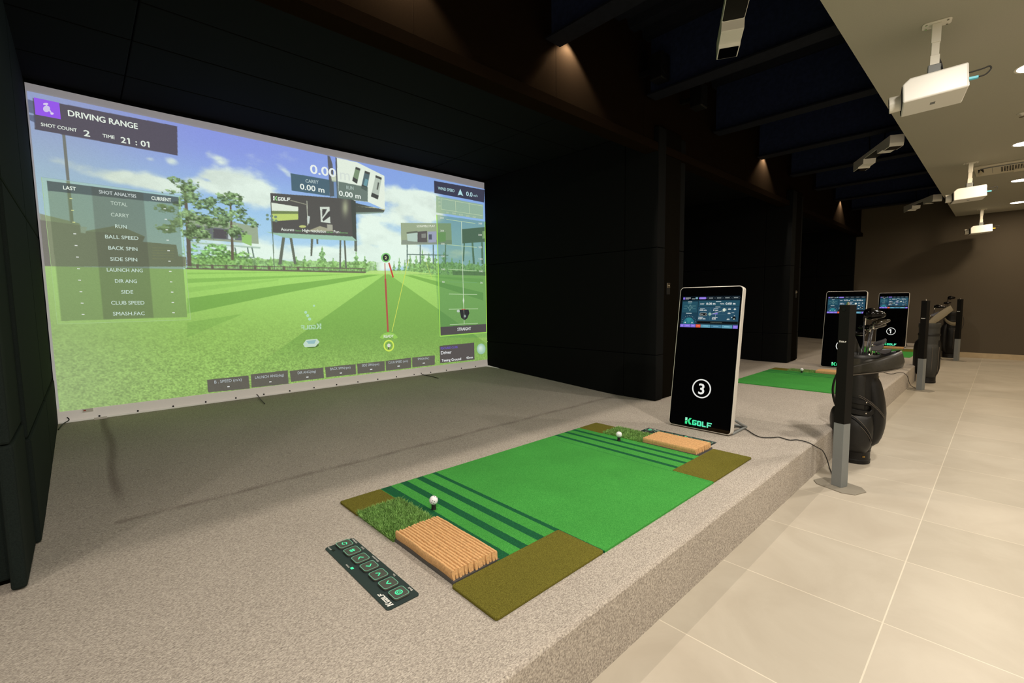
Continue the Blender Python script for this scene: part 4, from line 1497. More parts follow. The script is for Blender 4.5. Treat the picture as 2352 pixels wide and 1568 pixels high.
# foot control strips ---------------------------------------------------------
def control_strip(loc, rotz, label):
    """local x = reading direction, local y = up"""
    t = thing('foot_control_strip', label, 'control panel', loc, rotz, 'foot control strips beside the near mat')
    L_, D_ = 0.535, 0.122
    MB().prism(rrect(L_, D_, 0.012, 5, L_ / 2 - 0.010, 0), 0, 0.003).build('sheet', M_PAD, t)
    pitch = 0.0748
    for k in range(7):
        cx = 0.042 + k * pitch
        key = MB().prism(rrect(0.0600, 0.0595, 0.012, 5, cx, -0.0087), 0.003, 0.010).build('key', M_KEY, t, bevel=0.002)
        rim = MB()
        o_, i_ = rrect(0.0575, 0.057, 0.011, 5, cx, -0.0087), rrect(0.0528, 0.0523, 0.010, 5, cx, -0.0087)
        n = len(o_)
        rim.add([(p[0], p[1], 0.0103) for p in o_] + [(p[0], p[1], 0.0103) for p in i_], [(i, (i + 1) % n, n + (i + 1) % n, n + i) for i in range(n)])
        rim.build('lit_rim', M_KEYRIM, key)
        ic = Paint(0.0)
        c = (0, 0, 0)
        cy = -0.0087

        def chev(ang):
            co, si = math.cos(ang), math.sin(ang)
            pts = [(-0.0105, -0.006), (0, 0.007), (0.0105, -0.006)]
            pts = [(cx + a * co - b * si, cy + a * si + b * co) for a, b in pts]
            ic.line(pts[0], pts[1], 0.0042, c)
            ic.line(pts[1], pts[2], 0.0042, c)
        if k == 0:
            ic.ring(cx, cy, 0.0135, 0.0135, 0.0038, c); ic.ring(cx, cy, 0.0065, 0.0065, 0.0026, c); ic.line((cx, cy + .004), (cx + .001, cy + .009), 0.003, c)
        elif k in (1, 2, 3, 4):
            chev((0, math.pi, math.pi / 2, -math.pi / 2)[k - 1])
        elif k == 5:
            for d in (-.0042, .0042):
                ic.line((cx - .0105, cy + d), (cx + .0105, cy + d), 0.0036, c)
                ic.line((cx + d, cy - .0105), (cx + d, cy + .0105), 0.0036, c)
        else:
            ic.ring(cx, cy, 0.0105, 0.0105, 0.0036, c, 16, 20, 165); ic.ring(cx, cy, 0.0105, 0.0105, 0.0036, c, 16, 200, 345)
            ic.poly([(cx + .006, cy + .001), (cx + .014, cy + .003), (cx + .008, cy + .009)], c); ic.poly([(cx - .006, cy - .001), (cx - .014, cy - .003), (cx - .008, cy - .009)], c)
        mb = MB()
        mb.v, mb.f = [(a, b, 0.0105) for a, b, _ in ic.v], ic.f
        mb.m = [0] * len(ic.f)
        mb.build('lit_icon', M_GREENLED, key)
    def flat(name, paint):
        mb = MB()
        mb.v, mb.f, mb.m = [(a, b, 0.0034) for a, b, _ in paint.v], paint.f, [0] * len(paint.f)
        return mb.build(name, M_WHITEPRINT, t)
    lt = Paint(0.0)
    for L in logo_polys(0.084, 0.020, 0.05):
        for qq in L:
            lt.poly([(0.004 + a, 0.031 + b) for a, b in qq], (0, 0, 0))
    flat('logo', lt)
    for s, x in (('Ball', 0.028), ('Tee', 0.146), ('Direction', 0.278), ('Grid', 0.404), ('Mulligan', 0.470)):
        wd = 0.0062 * len(s) * 0.95
        flat('caption', Paint(0.0).text(s, x, -0.0560, x + wd, 0.0078, (0, 0, 0), 0.0))
    flat('caption', Paint(0.0).text('POWER', 0.318, 0.044, 0.347, 0.006, (0, 0, 0), 0.0))
    flat('caption', Paint(0.0).text('SENSOR', 0.492, 0.044, 0.522, 0.006, (0, 0, 0), 0.0))
    for x in (0.306, 0.482):
        MB().box(x - 0.007, x + 0.007, 0.036, 0.046, 0.003, 0.0036).build('indicator', M_GREENLED if x < 0.4 else M_BLACK, t)
    return t


control_strip((0.724, 1.331, P), math.radians(90), 'dark green foot control strip with lit keys, lying left of the near bristle block')
control_strip((3.142, 1.857, P), math.radians(-90), 'dark foot control strip with lit keys, lying at the foot of the kiosk marked 3')


# ------------------------------------------------------------------ kiosks
def kiosk(x, number, carry, total, label):
    t = thing('display_kiosk', label, 'kiosk', (x, 1.805, P), 0, 'leaning display kiosks')
    L_ = 1.105
    lean = math.atan2(0.16, 1.09)
    # local panel frame: u to the viewer's right (-y), v up along the lean, n out of the face (-x side)
    vv = Vector((math.sin(lean), 0, math.cos(lean)))
    nn = Vector((-math.cos(lean), 0, math.sin(lean)))
    uu = Vector((0, -1, 0))
    M = Matrix(((uu.x, vv.x, nn.x, 0), (uu.y, vv.y, nn.y, 0), (uu.z, vv.z, nn.z, 0.006), (0, 0, 0, 1)))
    WK = 0.488
    fr = MB().prism(rrect(WK, L_, 0.030, 8, WK / 2, L_ / 2 + 0.004), -0.052, 0.0, M).build('frame', M_SILVER, t, bevel=0.003)
    MB().prism(rrect(WK - 0.012, L_ - 0.012, 0.025, 8, WK / 2, L_ / 2 + 0.004), -0.004, 0.0012, M).build('glass', M_GLASS, t)
    u = Paint(0.00025)
    u.z = 0.0016
    BG, PN, PN2 = (24, 48, 62), (38, 78, 94), (30, 62, 80)
    u.rect(0.026, 0.789, 0.472, 1.036, BG); u.up()
    u.rect(0.030, 0.905, 0.156, 0.993, PN); u.rect(0.030, 0.815, 0.156, 0.902, PN2)
    u.rect(0.162, 0.957, 0.470, 0.999, PN); u.rect(0.162, 0.843, 0.470, 0.953, (40, 76, 96)); u.rect(0.026, 1.004, 0.472, 1.036, (10, 18, 24)); u.up()
    u.rect(0.032, 1.010, 0.048, 1.027, (130, 110, 224)); u.rect(0.134, 1.012, 0.152, 1.027, (128, 170, 184))
    u.rect(0.052, 1.020, 0.094, 1.024, (226, 226, 226)); u.rect(0.052, 1.011, 0.080, 1.014, (170, 170, 190)); u.rect(0.104, 1.012, 0.130, 1.017, (190, 200, 200))
    u.poly(rrect(0.058, 0.017, 0.008, 4, 0.190, 1.019), (142, 116, 222))
    for k in range(4):
        cx = 0.255 + k * 0.062
        u.outline(rrect(0.057, 0.016, 0.0075, 4, cx, 1.019), 0.0012, (92, 110, 120))
        u.rect(cx - 0.016, 1.0175, cx + 0.016, 1.0205, (190, 200, 200))
    u.rect(0.172, 1.0175, 0.208, 1.0205, (176, 160, 236))
    W = (236, 238, 236)
    u.text('CARRY', 0.173, 0.970, 0.207, 0.0085, W, 0.014); u.text(carry, 0.223, 0.968, 0.292, 0.0165, W, 0.022)
    u.text('TOTAL', 0.328, 0.970, 0.360, 0.0085, W, 0.014); u.text(total, 0.370, 0.968, 0.440, 0.0165, W, 0.022)
    for (x0, x1, y0) in ((0.295, 0.335, 0.989), (0.295, 0.332, 0.948), (0.075, 0.108, 0.989), (0.066, 0.112, 0.898)):
        u.rect(x0, y0, x1, y0 + 0.004, (200, 210, 210))
    # shot direction fan
    for a, b in (((0.095, 0.918), (0.082, 0.944)), ((0.095, 0.918), (0.108, 0.944)), ((0.082, 0.944), (0.092, 0.966)), ((0.108, 0.944), (0.099, 0.966)), ((0.0955, 0.918), (0.0955, 0.968)), ((0.082, 0.944), (0.072, 0.950)), ((0.108, 0.944), (0.119, 0.950))):
        u.line(a, b, 0.0012, (150, 196, 186))
    for x0, y0 in ((0.046, 0.957), (0.112, 0.957), (0.042, 0.934), (0.114, 0.934), (0.076, 0.977)):
        u.rect(x0, y0, x0 + 0.028, y0 + 0.003, (96, 140, 140))
    # launch dome
    u.poly([(0.094 + 0.047 * math.cos(math.radians(a)), 0.816 + 0.050 * math.sin(math.radians(a))) for a in range(0, 181, 9)], (40, 110, 128)); u.up()
    u.poly([(0.092, 0.818)] + [(0.094 + 0.047 * math.cos(math.radians(a)), 0.816 + 0.050 * math.sin(math.radians(a))) for a in range(60, 121, 10)], (52, 128, 136))
    for a in range(15, 170, 15):
        u.poly(ellipse(0.094 + 0.058 * math.cos(math.radians(a)), 0.816 + 0.064 * math.sin(math.radians(a)), 0.0016, 0.0016, 8), (220, 226, 220))
    u.poly(ellipse(0.065, 0.826, 0.004, 0.005, 12), W); u.poly(ellipse(0.122, 0.826, 0.004, 0.005, 12), W)
    # ball flight diagram
    u.text('0.00 m/s', 0.175, 0.920, 0.229, 0.011, W, 0.018); u.rect(0.178, 0.934, 0.215, 0.938, (200, 206, 206))
    u.text('0.00 m/s', 0.170, 0.854, 0.226, 0.011, W, 0.018); u.rect(0.170, 0.868, 0.207, 0.872, (200, 206, 206))
    u.text('0 rpm', 0.281, 0.920, 0.318, 0.011, W, 0.018); u.rect(0.283, 0.934, 0.318, 0.938, (200, 206, 206))
    u.text('0.00', 0.276, 0.854, 0.305, 0.011, W, 0.018); u.rect(0.278, 0.868, 0.318, 0.872, (200, 206, 206))
    u.poly(rrect(0.058, 0.021, 0.010, 4, 0.206, 0.893), (16, 18, 20)); u.up(); u.outline(rrect(0.058, 0.021, 0.010, 4, 0.206, 0.893), 0.0018, (190, 196, 186)); u.text('Driver', 0.184, 0.890, 0.206, 0.007, W, 0.014)
    u.line((0.220, 0.896), (0.224, 0.892), 0.002, W); u.line((0.224, 0.892), (0.228, 0.896), 0.002, W)
    u.line((0.258, 0.850), (0.258, 0.945), 0.001, (90, 128, 140)); u.line((0.268, 0.893), (0.376, 0.894), 0.001, (90, 128, 140))
    u.poly([(0.268, 0.894), (0.316, 0.907), (0.316, 0.893)], (120, 112, 200)); u.line((0.268, 0.895), (0.350, 0.921), 0.0026, (196, 206, 200)); u.line((0.303, 0.893), (0.300, 0.868), 0.0014, (196, 206, 200)); u.up()
    u.poly(ellipse(0.257, 0.895, 0.0115, 0.0115), (146, 178, 164)); u.poly(ellipse(0.363, 0.928, 0.0115, 0.0125), (214, 222, 206))
    u.ring(0.363, 0.928, 0.018, 0.019, 0.003, (120, 150, 140), 10, 200, 250); u.ring(0.363, 0.928, 0.018, 0.019, 0.003, (120, 150, 140), 10, -30, 30)
    for x0, y0 in ((0.391, 0.930), (0.391, 0.898), (0.388, 0.852)):
        u.rect(x0, y0, x0 + 0.020, y0 + 0.006, (216, 220, 214)); u.rect(x0 + .002, y0 + 0.009, x0 + 0.018, y0 + 0.012, (150, 170, 170))
    u.poly([(0.430, 0.932), (0.440, 0.942), (0.450, 0.932), (0.444, 0.928), (0.436, 0.928)], (206, 214, 204)); u.rect(0.418, 0.905, 0.438, 0.908, (190, 200, 200))
    u.poly(ellipse(0.440, 0.866, 0.012, 0.014), (14, 16, 18)); u.up(); u.poly(ellipse(0.440, 0.860, 0.004, 0.005), (214, 224, 200)); u.poly(ellipse(0.422, 0.872, 0.004, 0.003), (220, 224, 214)); u.poly(ellipse(0.441, 0.884, 0.005, 0.004), (160, 176, 176))
    u.rect(0.162, 0.822, 0.470, 0.839, (12, 16, 18)); u.outline([(0.162, 0.822), (0.470, 0.822), (0.470, 0.839), (0.162, 0.839)], 0.0008, (90, 100, 90)); u.rect(0.268, 0.829, 0.356, 0.833, (92, 100, 90))
    for x0, x1, c in ((0.026, 0.056, (132, 112, 216)), (0.058, 0.112, (132, 112, 216)), (0.114, 0.152, (132, 112, 216)), (0.155, 0.192, (226, 92, 62)), (0.194, 0.268, (92, 150, 172)), (0.271, 0.351, (70, 122, 148)), (0.354, 0.432, (92, 150, 172)), (0.436, 0.471, (132, 112, 216))):
        u.rect(x0, 0.789, x1, 0.813, c); u.rect(x0 + (x1 - x0) * .25, 0.800, x0 + (x1 - x0) * .75, 0.804, tuple(min(255, v + 60) for v in c))
    u.build('screen_display', M_UI, t, M)
    nb = Paint(0.0)
    nb.z = 0.0016
    nb.ring(0.243, 0.318, 0.0735, 0.0735, 0.0095, (232, 232, 226), 48)
    v_, f_, w_ = text_geo(number)[:3]
    h = 0.083
    wt = w_ * h * 1.02
    nb.text(number, 0.243 - wt / 2 - (0.004 if number == '1' else 0), 0.318 - h / 2, 0.243 + wt / 2 - (0.004 if number == '1' else 0), h, (232, 232, 226), 0.019)
    nb.build('bay_number', M_UI, t, M)['label'] = 'white circled bay number'
    lg = Paint(0.0)
    lg.z = 0.0016
    for i, L in enumerate(logo_polys(0.208, 0.050, 0.0)):
        for qq in L:
            for a, b in ((0, 1),):
                c = (60, 224, 140) if i == 0 else ((70, 236, 168), (88, 236, 180), (96, 232, 178), (104, 230, 180))[i - 1]
                if i == 0 and min(p[0] for p in qq) < 0.01 and min(p[1] for p in qq) > 0.02:
                    c = (150, 244, 200)
                lg.poly([(0.136 + p[0], 0.030 + p[1]) for p in qq], c)
    lg.build('lit_logo', M_UI, t, M)['label'] = 'glowing green word mark'
    st = MB()
    for yy in (-0.03, -0.476):
        st.tube([(0.10, yy, 0.105), (0.22, yy, 0.052), (0.318, yy, 0.014), (0.312, yy, 0.012), (0.20, yy, 0.011), (0.055, yy, 0.010)], 0.010, 8, 3)
    st.tube([(0.315, -0.03, 0.013), (0.315, -0.476, 0.013)], 0.010, 8, 1)
    st.build('rear_stand', M_GREYM, t, smooth=True)
    return t


kiosk(3.40, '3', '0.00 m', '0.00 m', 'tall black display kiosk marked 3 at the end of the nearest mat')
kiosk(7.86, '2', '11.71 m', '53.20 m', 'black display kiosk partly hidden behind the nearest camera post')
kiosk(11.98, '1', '28.31 m', '30.58 m', 'farthest black display kiosk, marked 1, before the brown wall')


# ------------------------------------------------------------------ camera posts
def camera_post(loc, label):
    t = thing('camera_post', label, 'post', loc, math.radians(-21.5), 'camera posts along the platform edge')
    # local -x looks at the mat
    pts = [(-0.10, -0.075), (-0.055, -0.125), (0.055, -0.125), (0.10, -0.075), (0.10, 0.075), (0.055, 0.125), (-0.055, 0.125), (-0.10, 0.075)]
    MB().prism([(a * 1.0, b * 1.08) for a, b in pts], 0, 0.006).build('base_plate', M_PLATE, t, bevel=0.0015)
    h = 0.0325
    MB().box(-h, h, -h, h, 0.006, 0.430).build('lower_column', M_GREYM, t, bevel=0.002)['label'] = 'grey lower column'
    MB().box(-h - .0006, h + .0006, -h - .0006, h + .0006, 0.430, 1.203).build('upper_housing', M_BLACKM, t, bevel=0.002)['label'] = 'black upper housing'
    MB().cyl((0, 0, 1.203), (0, 0, 1.212), 0.010).cyl((0, 0, 1.212), (0, 0, 1.222), 0.006).build('top_button', M_CHROME, t)
    le = MB()
    le.cyl((-h - 0.0006, 0.002, 1.175), (-h - 0.003, 0.002, 1.175), 0.011, n=24)
    le.build('lens', M_BLACK, t)
    lg = Paint(0.0)
    for L in logo_polys(0.044, 0.0115, 0.0):
        for qq in L:
            lg.poly(qq, (0, 0, 0))
    mb = MB()
    # text runs along local -y when seen from -x
    mb.v, mb.f, mb.m = [(-h - 0.0012, 0.022 - a, 0.962 + b) for a, b, _ in lg.v], lg.f, [0] * len(lg.f)
    mb.build('logo', M_WHITEPRINT, t)
    return t


post_a = camera_post((3.603, 0.690, 0), 'nearest black and grey square camera post, in front of a leather golf bag')
dup(post_a, (8.175, 0.720, 0), 'middle black and grey camera post, in front of the slate golf bag')
dup(post_a, (12.44, 0.597, 0), 'farthest black and grey camera post, standing before the brown wall')

# power cables from the kiosk stands to the posts
cb = [(3.46, 1.42, 0.02), (3.60, 1.415, 0.006), (3.70, 1.38, 0.006), (3.66, 1.30, 0.006), (3.578, 1.226, 0.006), (3.53, 1.156, 0.006), (3.576, 1.098, 0.006), (3.62, 1.064, 0.006), (3.597, 0.993, 0.006), (3.64, 0.955, 0.006), (3.625, 0.885, 0.006)]
cb = [(a, b, c + P) for a, b, c in cb] + [(3.66, 0.845, 0.222), (3.80, 0.838, 0.165), (3.89, 0.836, 0.105), (3.96, 0.834, 0.040), (3.93, 0.815, 0.006), (3.83, 0.78, 0.005), (3.72, 0.735, 0.006), (3.645, 0.712, 0.02)]
tag(MB().tube(cb, 0.0035, 6, 5).build('power_cable', M_CABLE, smooth=True), 'thin black cable from the kiosk marked 3 down to the nearest post', 'cable', 'power cables')
cb2 = [(7.92, 1.42, 0.02), (8.06, 1.40, .006), (7.92, 1.20, .006), (7.771, 1.112, .006), (7.799, 1.064, .006), (7.70, 1.002, .006), (7.72, 0.957, .006), (7.86, 0.934, .006), (7.93, 0.905, .006), (7.90, 0.87, .006)]
cb2 = [(a, b, c + P) for a, b, c in cb2] + [(7.96, 0.84, 0.21), (8.09, 0.838, 0.14), (8.25, 0.836, 0.06), (8.42, 0.83, 0.006), (8.36, 0.80, 0.005), (8.24, 0.75, 0.006), (8.215, 0.735, 0.02)]
tag(MB().tube(cb2, 0.0035, 6, 5).build('power_cable', M_CABLE, smooth=True), 'thin black cable running over the platform edge to the middle post', 'cable', 'power cables')
cb3 = [(12.04, 1.42, 0.02), (12.25, 1.40, .006), (12.3, 1.15, .006), (12.1, 1.0, .006), (12.25, 0.88, .006)]
cb3 = [(a, b, c + P) for a, b, c in cb3] + [(12.32, 0.84, 0.2), (12.5, 0.835, 0.10), (12.6, 0.82, 0.006), (12.55, 0.70, 0.005), (12.475, 0.62, 0.02)]
tag(MB().tube(cb3, 0.0035, 6, 5).build('power_cable', M_CABLE, smooth=True), 'thin black cable running over the platform edge to the farthest post', 'cable', 'power cables')


# ------------------------------------------------------------------ golf bags and clubs
def ring_pts(z, cx, cy, rx, ry, n=48, ex=2.0):
    out = []
    for k in range(n):
        a = 2 * math.pi * k / n
        c, s = math.cos(a), math.sin(a)
        out.append(Vector((cx + rx * math.copysign(abs(c) ** (2 / ex), c), cy + ry * math.copysign(abs(s) ** (2 / ex), s), z)))
    return out


def pocket(parent, name, m, prof, z0, z1, a0, a1, bulge, base_r, n=20, nz=14):
    """a bulging pouch wrapped on the side of the bag between angles a0..a1"""
    rings = []
    for j in range(nz + 1):
        v = j / nz
        z = z0 + (z1 - z0) * v
        r_ = []
        ev = (1 - abs(2 * v - 1) ** 4)
        for i in range(n + 1):
            u_ = i / n
            a = a0 + (a1 - a0) * u_
            eu = (1 - abs(2 * u_ - 1) ** 4)
            rr = base_r(z) - 0.004 + bulge(v) * (eu ** .6) * (ev ** .6)
            r_.append(Vector((rr * math.cos(a), rr * math.sin(a), z)))
        rings.append(r_)
    o = MB().loft(rings, False, False, closed=False).build(name, m, parent, smooth=True)
    return o


def bag_large(loc, rotz, label):
    t = thing('golf_bag', label, 'golf bag', loc, rotz, 'golf bags on the tiled aisle')

    t.scale = (0.83, 0.83, 1.0)

    def br(z):
        zs_ = [0.0, 0.08, 0.10, 0.16, 0.30, 0.45, 0.62, 0.74, 0.82]
        rs_ = [0.112, 0.112, 0.112, 0.130, 0.150, 0.152, 0.140, 0.138, 0.145]
        return float(np.interp(z, zs_, rs_))
    MB().loft([ring_pts(z, 0, 0, br(z), br(z) * .95) for z in (0.095, 0.12, 0.16, 0.22, 0.30, 0.38, 0.45, 0.54, 0.62, 0.70, 0.76, 0.82)], True, False).build('body', M_LEATHER, t, smooth=True)
    MB().lathe([(0.100, 0.0), (0.114, 0.004), (0.115, 0.030), (0.111, 0.033), (0.111, 0.088), (0.114, 0.092), (0.114, 0.100)], 40).build('base', M_LEATHER, t, autosmooth=40)
    rv = MB()
    for a in (-1.02, -0.92):
        rv.cyl((0.111 * math.cos(a), 0.111 * math.sin(a), 0.06), (0.1145 * math.cos(a), 0.1145 * math.sin(a), 0.06), 0.005, n=10)
    rv.build('base_rivet', M_BRASS, t)
    # big rounded pouch low at the front, side pouches
    p1 = pocket(t, 'front_pouch', M_LEATHER2, None, 0.085, 0.40, math.radians(-146), math.radians(-40), lambda v: 0.048 + 0.022 * math.sin(math.pi * min(1, v * 1.2)), br)
    # zip and piping on the front pouch
    zp = MB()
    arc = []
    for k in range(15):
        u_ = k / 14
        a = math.radians(-112 + 58 * u_)
        z = 0.372 - 0.17 * u_ ** 2.0
        pu = (a - math.radians(-146)) / math.radians(106)
        pv = (z - 0.085) / 0.315
        rr = br(z) - 0.001 + (0.048 + 0.022 * math.sin(math.pi * min(1, pv * 1.2))) * (1 - abs(2 * pu - 1) ** 4) ** .6 * (1 - abs(2 * pv - 1) ** 4) ** .6
        arc.append((rr * math.cos(a), rr * math.sin(a), z))
    zp.tube(arc, 0.007, 6, 2)
    zp.build('zip', M_BLACK, p1, smooth=True)
    st = MB()
    for off in (0.016, -0.016):
        st.tube([(x * 1.0, y * 1.0 - 0.0, z + off) for x, y, z in arc], 0.0022, 5, 2)
    st.build('piping', M_STITCH, p1, smooth=True)
    p2 = pocket(t, 'side_pouch', M_LEATHER, None, 0.13, 0.66, math.radians(-48), math.radians(62), lambda v: 0.062 - 0.030 * max(0, v - .5) * 2, br)
    pocket(t, 'side_pouch', M_LEATHER, None, 0.12, 0.42, math.radians(118), math.radians(235), lambda v: 0.060, br)
    sp_l = MB()
    for off in (0.0, 0.012):
        pts = []
        for k in range(14):
            u_ = k / 13
            a = math.radians(-88 + 66 * u_)
            z = 0.52 + off - 0.16 * u_ ** 1.5
            rr = br(z) + 0.012 + 0.050 * u_ ** .7
            pts.append((rr * math.cos(a), rr * math.sin(a), z))
        sp_l.tube(pts, 0.0016, 5, 2)
    sp_l.build('seam', M_STITCH, p2, smooth=True)
    # front panel and the oval carry handle
    pocket(t, 'front_panel', M_LEATHER2, None, 0.40, 0.70, math.radians(-118), math.radians(-68), lambda v: 0.010, br)
    hd = MB()
    path = [(-150 + 88 * k / 9, 0.505 - 0.026 * k / 9) for k in range(10)]
    path += [(-62 + 15 * math.sin(math.pi * k / 8), 0.439 + 0.040 * math.cos(math.pi * k / 8)) for k in range(1, 8)]
    path += [(-62 - 88 * k / 9, 0.399 + 0.026 * k / 9) for k in range(10)]
    rings = []
    for k, (a, z) in enumerate(path):
        def at(a_, z_, off):
            e = math.sin(math.pi * min(1, max(0, (a_ + 152) / 108)))
            r_ = br(z_) + 0.016 + 0.014 * e + off
            return Vector((r_ * math.cos(math.radians(a_)), r_ * math.sin(math.radians(a_)), z_))
        (a0, z0), (a1, z1) = path[max(k - 1, 0)], path[min(k + 1, len(path) - 1)]
        ds, dz = math.radians(a1 - a0) * 0.16, z1 - z0
        L_ = math.hypot(ds, dz)
        na, nz = math.degrees(-dz / L_ / 0.16), ds / L_
        rings.append([at(a + na * h_, z + nz * h_, o_) for h_, o_ in ((0.019, 0), (0.015, 0.006), (-0.015, 0.006), (-0.019, 0), (-0.012, -0.003), (0.012, -0.003))])
    hd.loft(rings)
    ho = hd.build('carry_handle', M_LEATHER, t, autosmooth=50)
    rv = MB()
    for a, z in ((-112, .50), (-112, .42), (-70, .485), (-70, .405)):
        a = math.radians(a)
        rr = br(z) + 0.032
        rv.cyl((rr * math.cos(a), rr * math.sin(a), z), ((rr + .006) * math.cos(a), (rr + .006) * math.sin(a), z), 0.005, n=10)
    rv.build('rivet', M_CHROME, ho)
    # strap hanging on the left in a loop
    rings = []
    for k in range(19):
        u_ = k / 18
        z = 0.74 - 0.40 * u_
        x = -0.125 - 0.075 * math.sin(math.pi * min(1, u_ * 1.02)) ** .8
        rings.append([Vector((x, -0.035, z)), Vector((x + .016, -0.045, z)), Vector((x + .020, -0.005, z)), Vector((x + .004, 0.010, z))])
    MB().loft(rings).build('shoulder_strap', M_LEATHER, t)
    # collar and the opened travel hood
    MB().loft([ring_pts(z, 0, 0, r, r * .95) for z, r in ((0.70, .141), (0.72, .148), (0.80, .150), (0.83, .146), (0.83, .138), (0.76, .134))], False, False).build('collar', M_LEATHER2, t, smooth=True)
    n = 72

    def hood(f):
        out = []
        for k in range(n):
            a = 2 * math.pi * k / n
            c, s = math.cos(a), math.sin(a)
            cp = max(0.0, c)
            R = 0.156 + 0.150 * cp ** 1.4
            if abs(a - math.pi) > 9:
                R = 0.15
            tt = min(1.0, max(0.0, (R * c + 0.16) / 0.46))
            zl = 0.65 + 0.09 * tt
            back = 0.25 * math.exp(-((a - math.radians(122)) / 0.55) ** 2)
            zh = zl + 0.06 + 0.065 * tt + back
            if f == 0:
                r_, z = 0.146, zl + 0.01
            elif f == 1:
                r_, z = R * 0.985, zl
            elif f == 2:
                r_, z = R * 1.02, zl + (zh - zl) * .35
            elif f == 3:
                r_, z = R * (1.0 - .03 * cp), zl + (zh - zl) * .8
            elif f == 4:
                r_, z = R * (0.97 - .04 * cp), zh
            elif f == 5:
                r_, z = R * (0.955 - .04 * cp), zh - .004
            elif f == 6:
                r_, z = R * 0.955, zl + (zh - zl) * .4
            else:
                r_, z = 0.152, 0.80
            s_y = 0.92 if c > 0 else .95
            out.append(Vector((r_ * c, r_ * s * s_y, z)))
        return out
    hb = MB().loft([hood(f) for f in range(7)], False, False)
    ho = hb.build('travel_hood', M_HOOD, t, smooth=True)
    lipb = MB().loft([hood(6), hood(7)], False, False)
    lipb.build('hood_lining', M_HOOD, ho, smooth=True)
    pip = MB()
    r1 = hood(1)
    pip.tube([p_ + Vector((0, 0, .003)) for p_ in r1] + [r1[0]], 0.004, 6, 1)
    pip.build('hood_piping', M_STITCH, ho, smooth=True)
    return t


def bag_slim(loc, rotz, label, ma, mb_, flap, hgt):
    t = thing('golf_bag', label, 'golf bag', loc, rotz, 'golf bags on the tiled aisle')

    t.scale = (0.78, 0.78, 1.0)

    def br(z):
        return float(np.interp(z / hgt, [0, .09, .1, .25, .6, .85, 1], [0.128, 0.128, 0.132, 0.156, 0.158, 0.150, 0.150]))
    MB().loft([ring_pts(z * hgt, 0, 0, br(z * hgt), br(z * hgt) * .95) for z in (.09, .14, .2, .3, .45, .6, .75, .85, .93, 1.0)], True, False).build('body', ma, t, smooth=True)
    MB().lathe([(0.122, 0.0), (0.133, 0.004), (0.133, 0.03), (0.130, 0.033), (0.130, .09 * hgt)], 40).build('base', M_LEATHER, t, autosmooth=40)
    pocket(t, 'front_pocket', mb_, None, .12 * hgt, .66 * hgt, math.radians(-118), math.radians(-30), lambda v: 0.030, br)
    pocket(t, 'side_pocket', M_LEATHER, None, .12 * hgt, .74 * hgt, math.radians(-34), math.radians(50), lambda v: 0.026, br)
    pocket(t, 'side_pocket', M_LEATHER, None, .12 * hgt, .74 * hgt, math.radians(130), math.radians(232), lambda v: 0.058, br)
    zp = MB()
    for a in (-74, -40):
        a = math.radians(a)
        zp.tube([((br(z * hgt) + .03) * math.cos(a), (br(z * hgt) + .03) * math.sin(a), z * hgt) for z in (.2, .35, .5, .62)], 0.004, 5, 3)
    zp.build('zip', M_STITCH, t, smooth=True)
    MB().loft([ring_pts(z, 0, 0, r, r * .95) for z, r in ((.80 * hgt, br(.8 * hgt) + .006), (.82 * hgt, br(.82 * hgt) + .012), (.84 * hgt, br(.84 * hgt) + .006))], False, False).build('belt', M_LEATHER2, t, smooth=True)
    MB().loft([ring_pts(z, 0, 0, r, r * .95) for z, r in ((.93 * hgt, .152), (.95 * hgt, .158), (1.0 * hgt, .158), (1.015 * hgt, .154), (1.015 * hgt, .146), (.96 * hgt, .142))], False, False).build('collar', ma, t, smooth=True)
    if flap:
        rings = []
        for k in range(13):
            u_ = k / 12
            c = Vector((-0.01 + 0.29 * u_, -0.12 + 0.05 * u_, hgt * 1.0 + 0.235 * u_ ** .9))
            wv = 0.040 + 0.012 * math.sin(math.pi * u_)
            up = Vector((-.55, 0, .83)) * wv
            rings.append([c + up, c + Vector((0, -.012, 0)) + up * .3, c + Vector((0, -.012, 0)) - up * .6, c - up, c + Vector((0, .012, 0))])
        MB().loft(rings).build('hood_flap', M_TANFLAP, t, autosmooth=60)
    else:
        st = []
        for k in range(15):
            u_ = k / 14
            x = 0.13 + 0.10 * math.sin(math.pi * u_) ** .8
            z = hgt * (1.02 - .46 * u_)
            st.append([Vector((x, -.03, z)), Vector((x + .006, -.03, z)), Vector((x + .006, .02, z)), Vector((x, .02, z))])
        MB().loft(st).build('shoulder_strap', M_LEATHER, t)
        rings = []
        for k in range(13):
            u_ = k / 12
            a = math.radians(-150 + 150 * u_)
            rr = 0.16
            z = .86 * hgt - 0.10 * math.sin(math.pi * u_)
            rings.append([Vector((rr * math.cos(a), rr * math.sin(a), z + .035)), Vector((rr * 1.04 * math.cos(a), rr * 1.04 * math.sin(a), z)), Vector((rr * math.cos(a), rr * math.sin(a), z - .035))])
        MB().loft(rings, True, True).build('hood_flap', M_TANFLAP, t)
    return t


BR = math.radians(-80.8)
bag_large((4.275, 0.728, 0), BR, 'large black leather golf bag with open travel hood, behind the nearest post')
bag_slim((9.02, 0.735, 0), math.radians(-83), 'slate golf bag with a raised flap, behind the middle post', M_LEATHER3, M_LEATHER3, True, 0.86)
bag_slim((13.06, 0.735, 0), math.radians(-84), 'black golf bag with a side strap, behind the farthest post', M_LEATHER, M_LEATHER, False, 0.93)


def to_world(base, rotz, p):
    return Matrix.Translation(base) @ Matrix.Rotation(rotz, 4, 'Z') @ Vector(p)


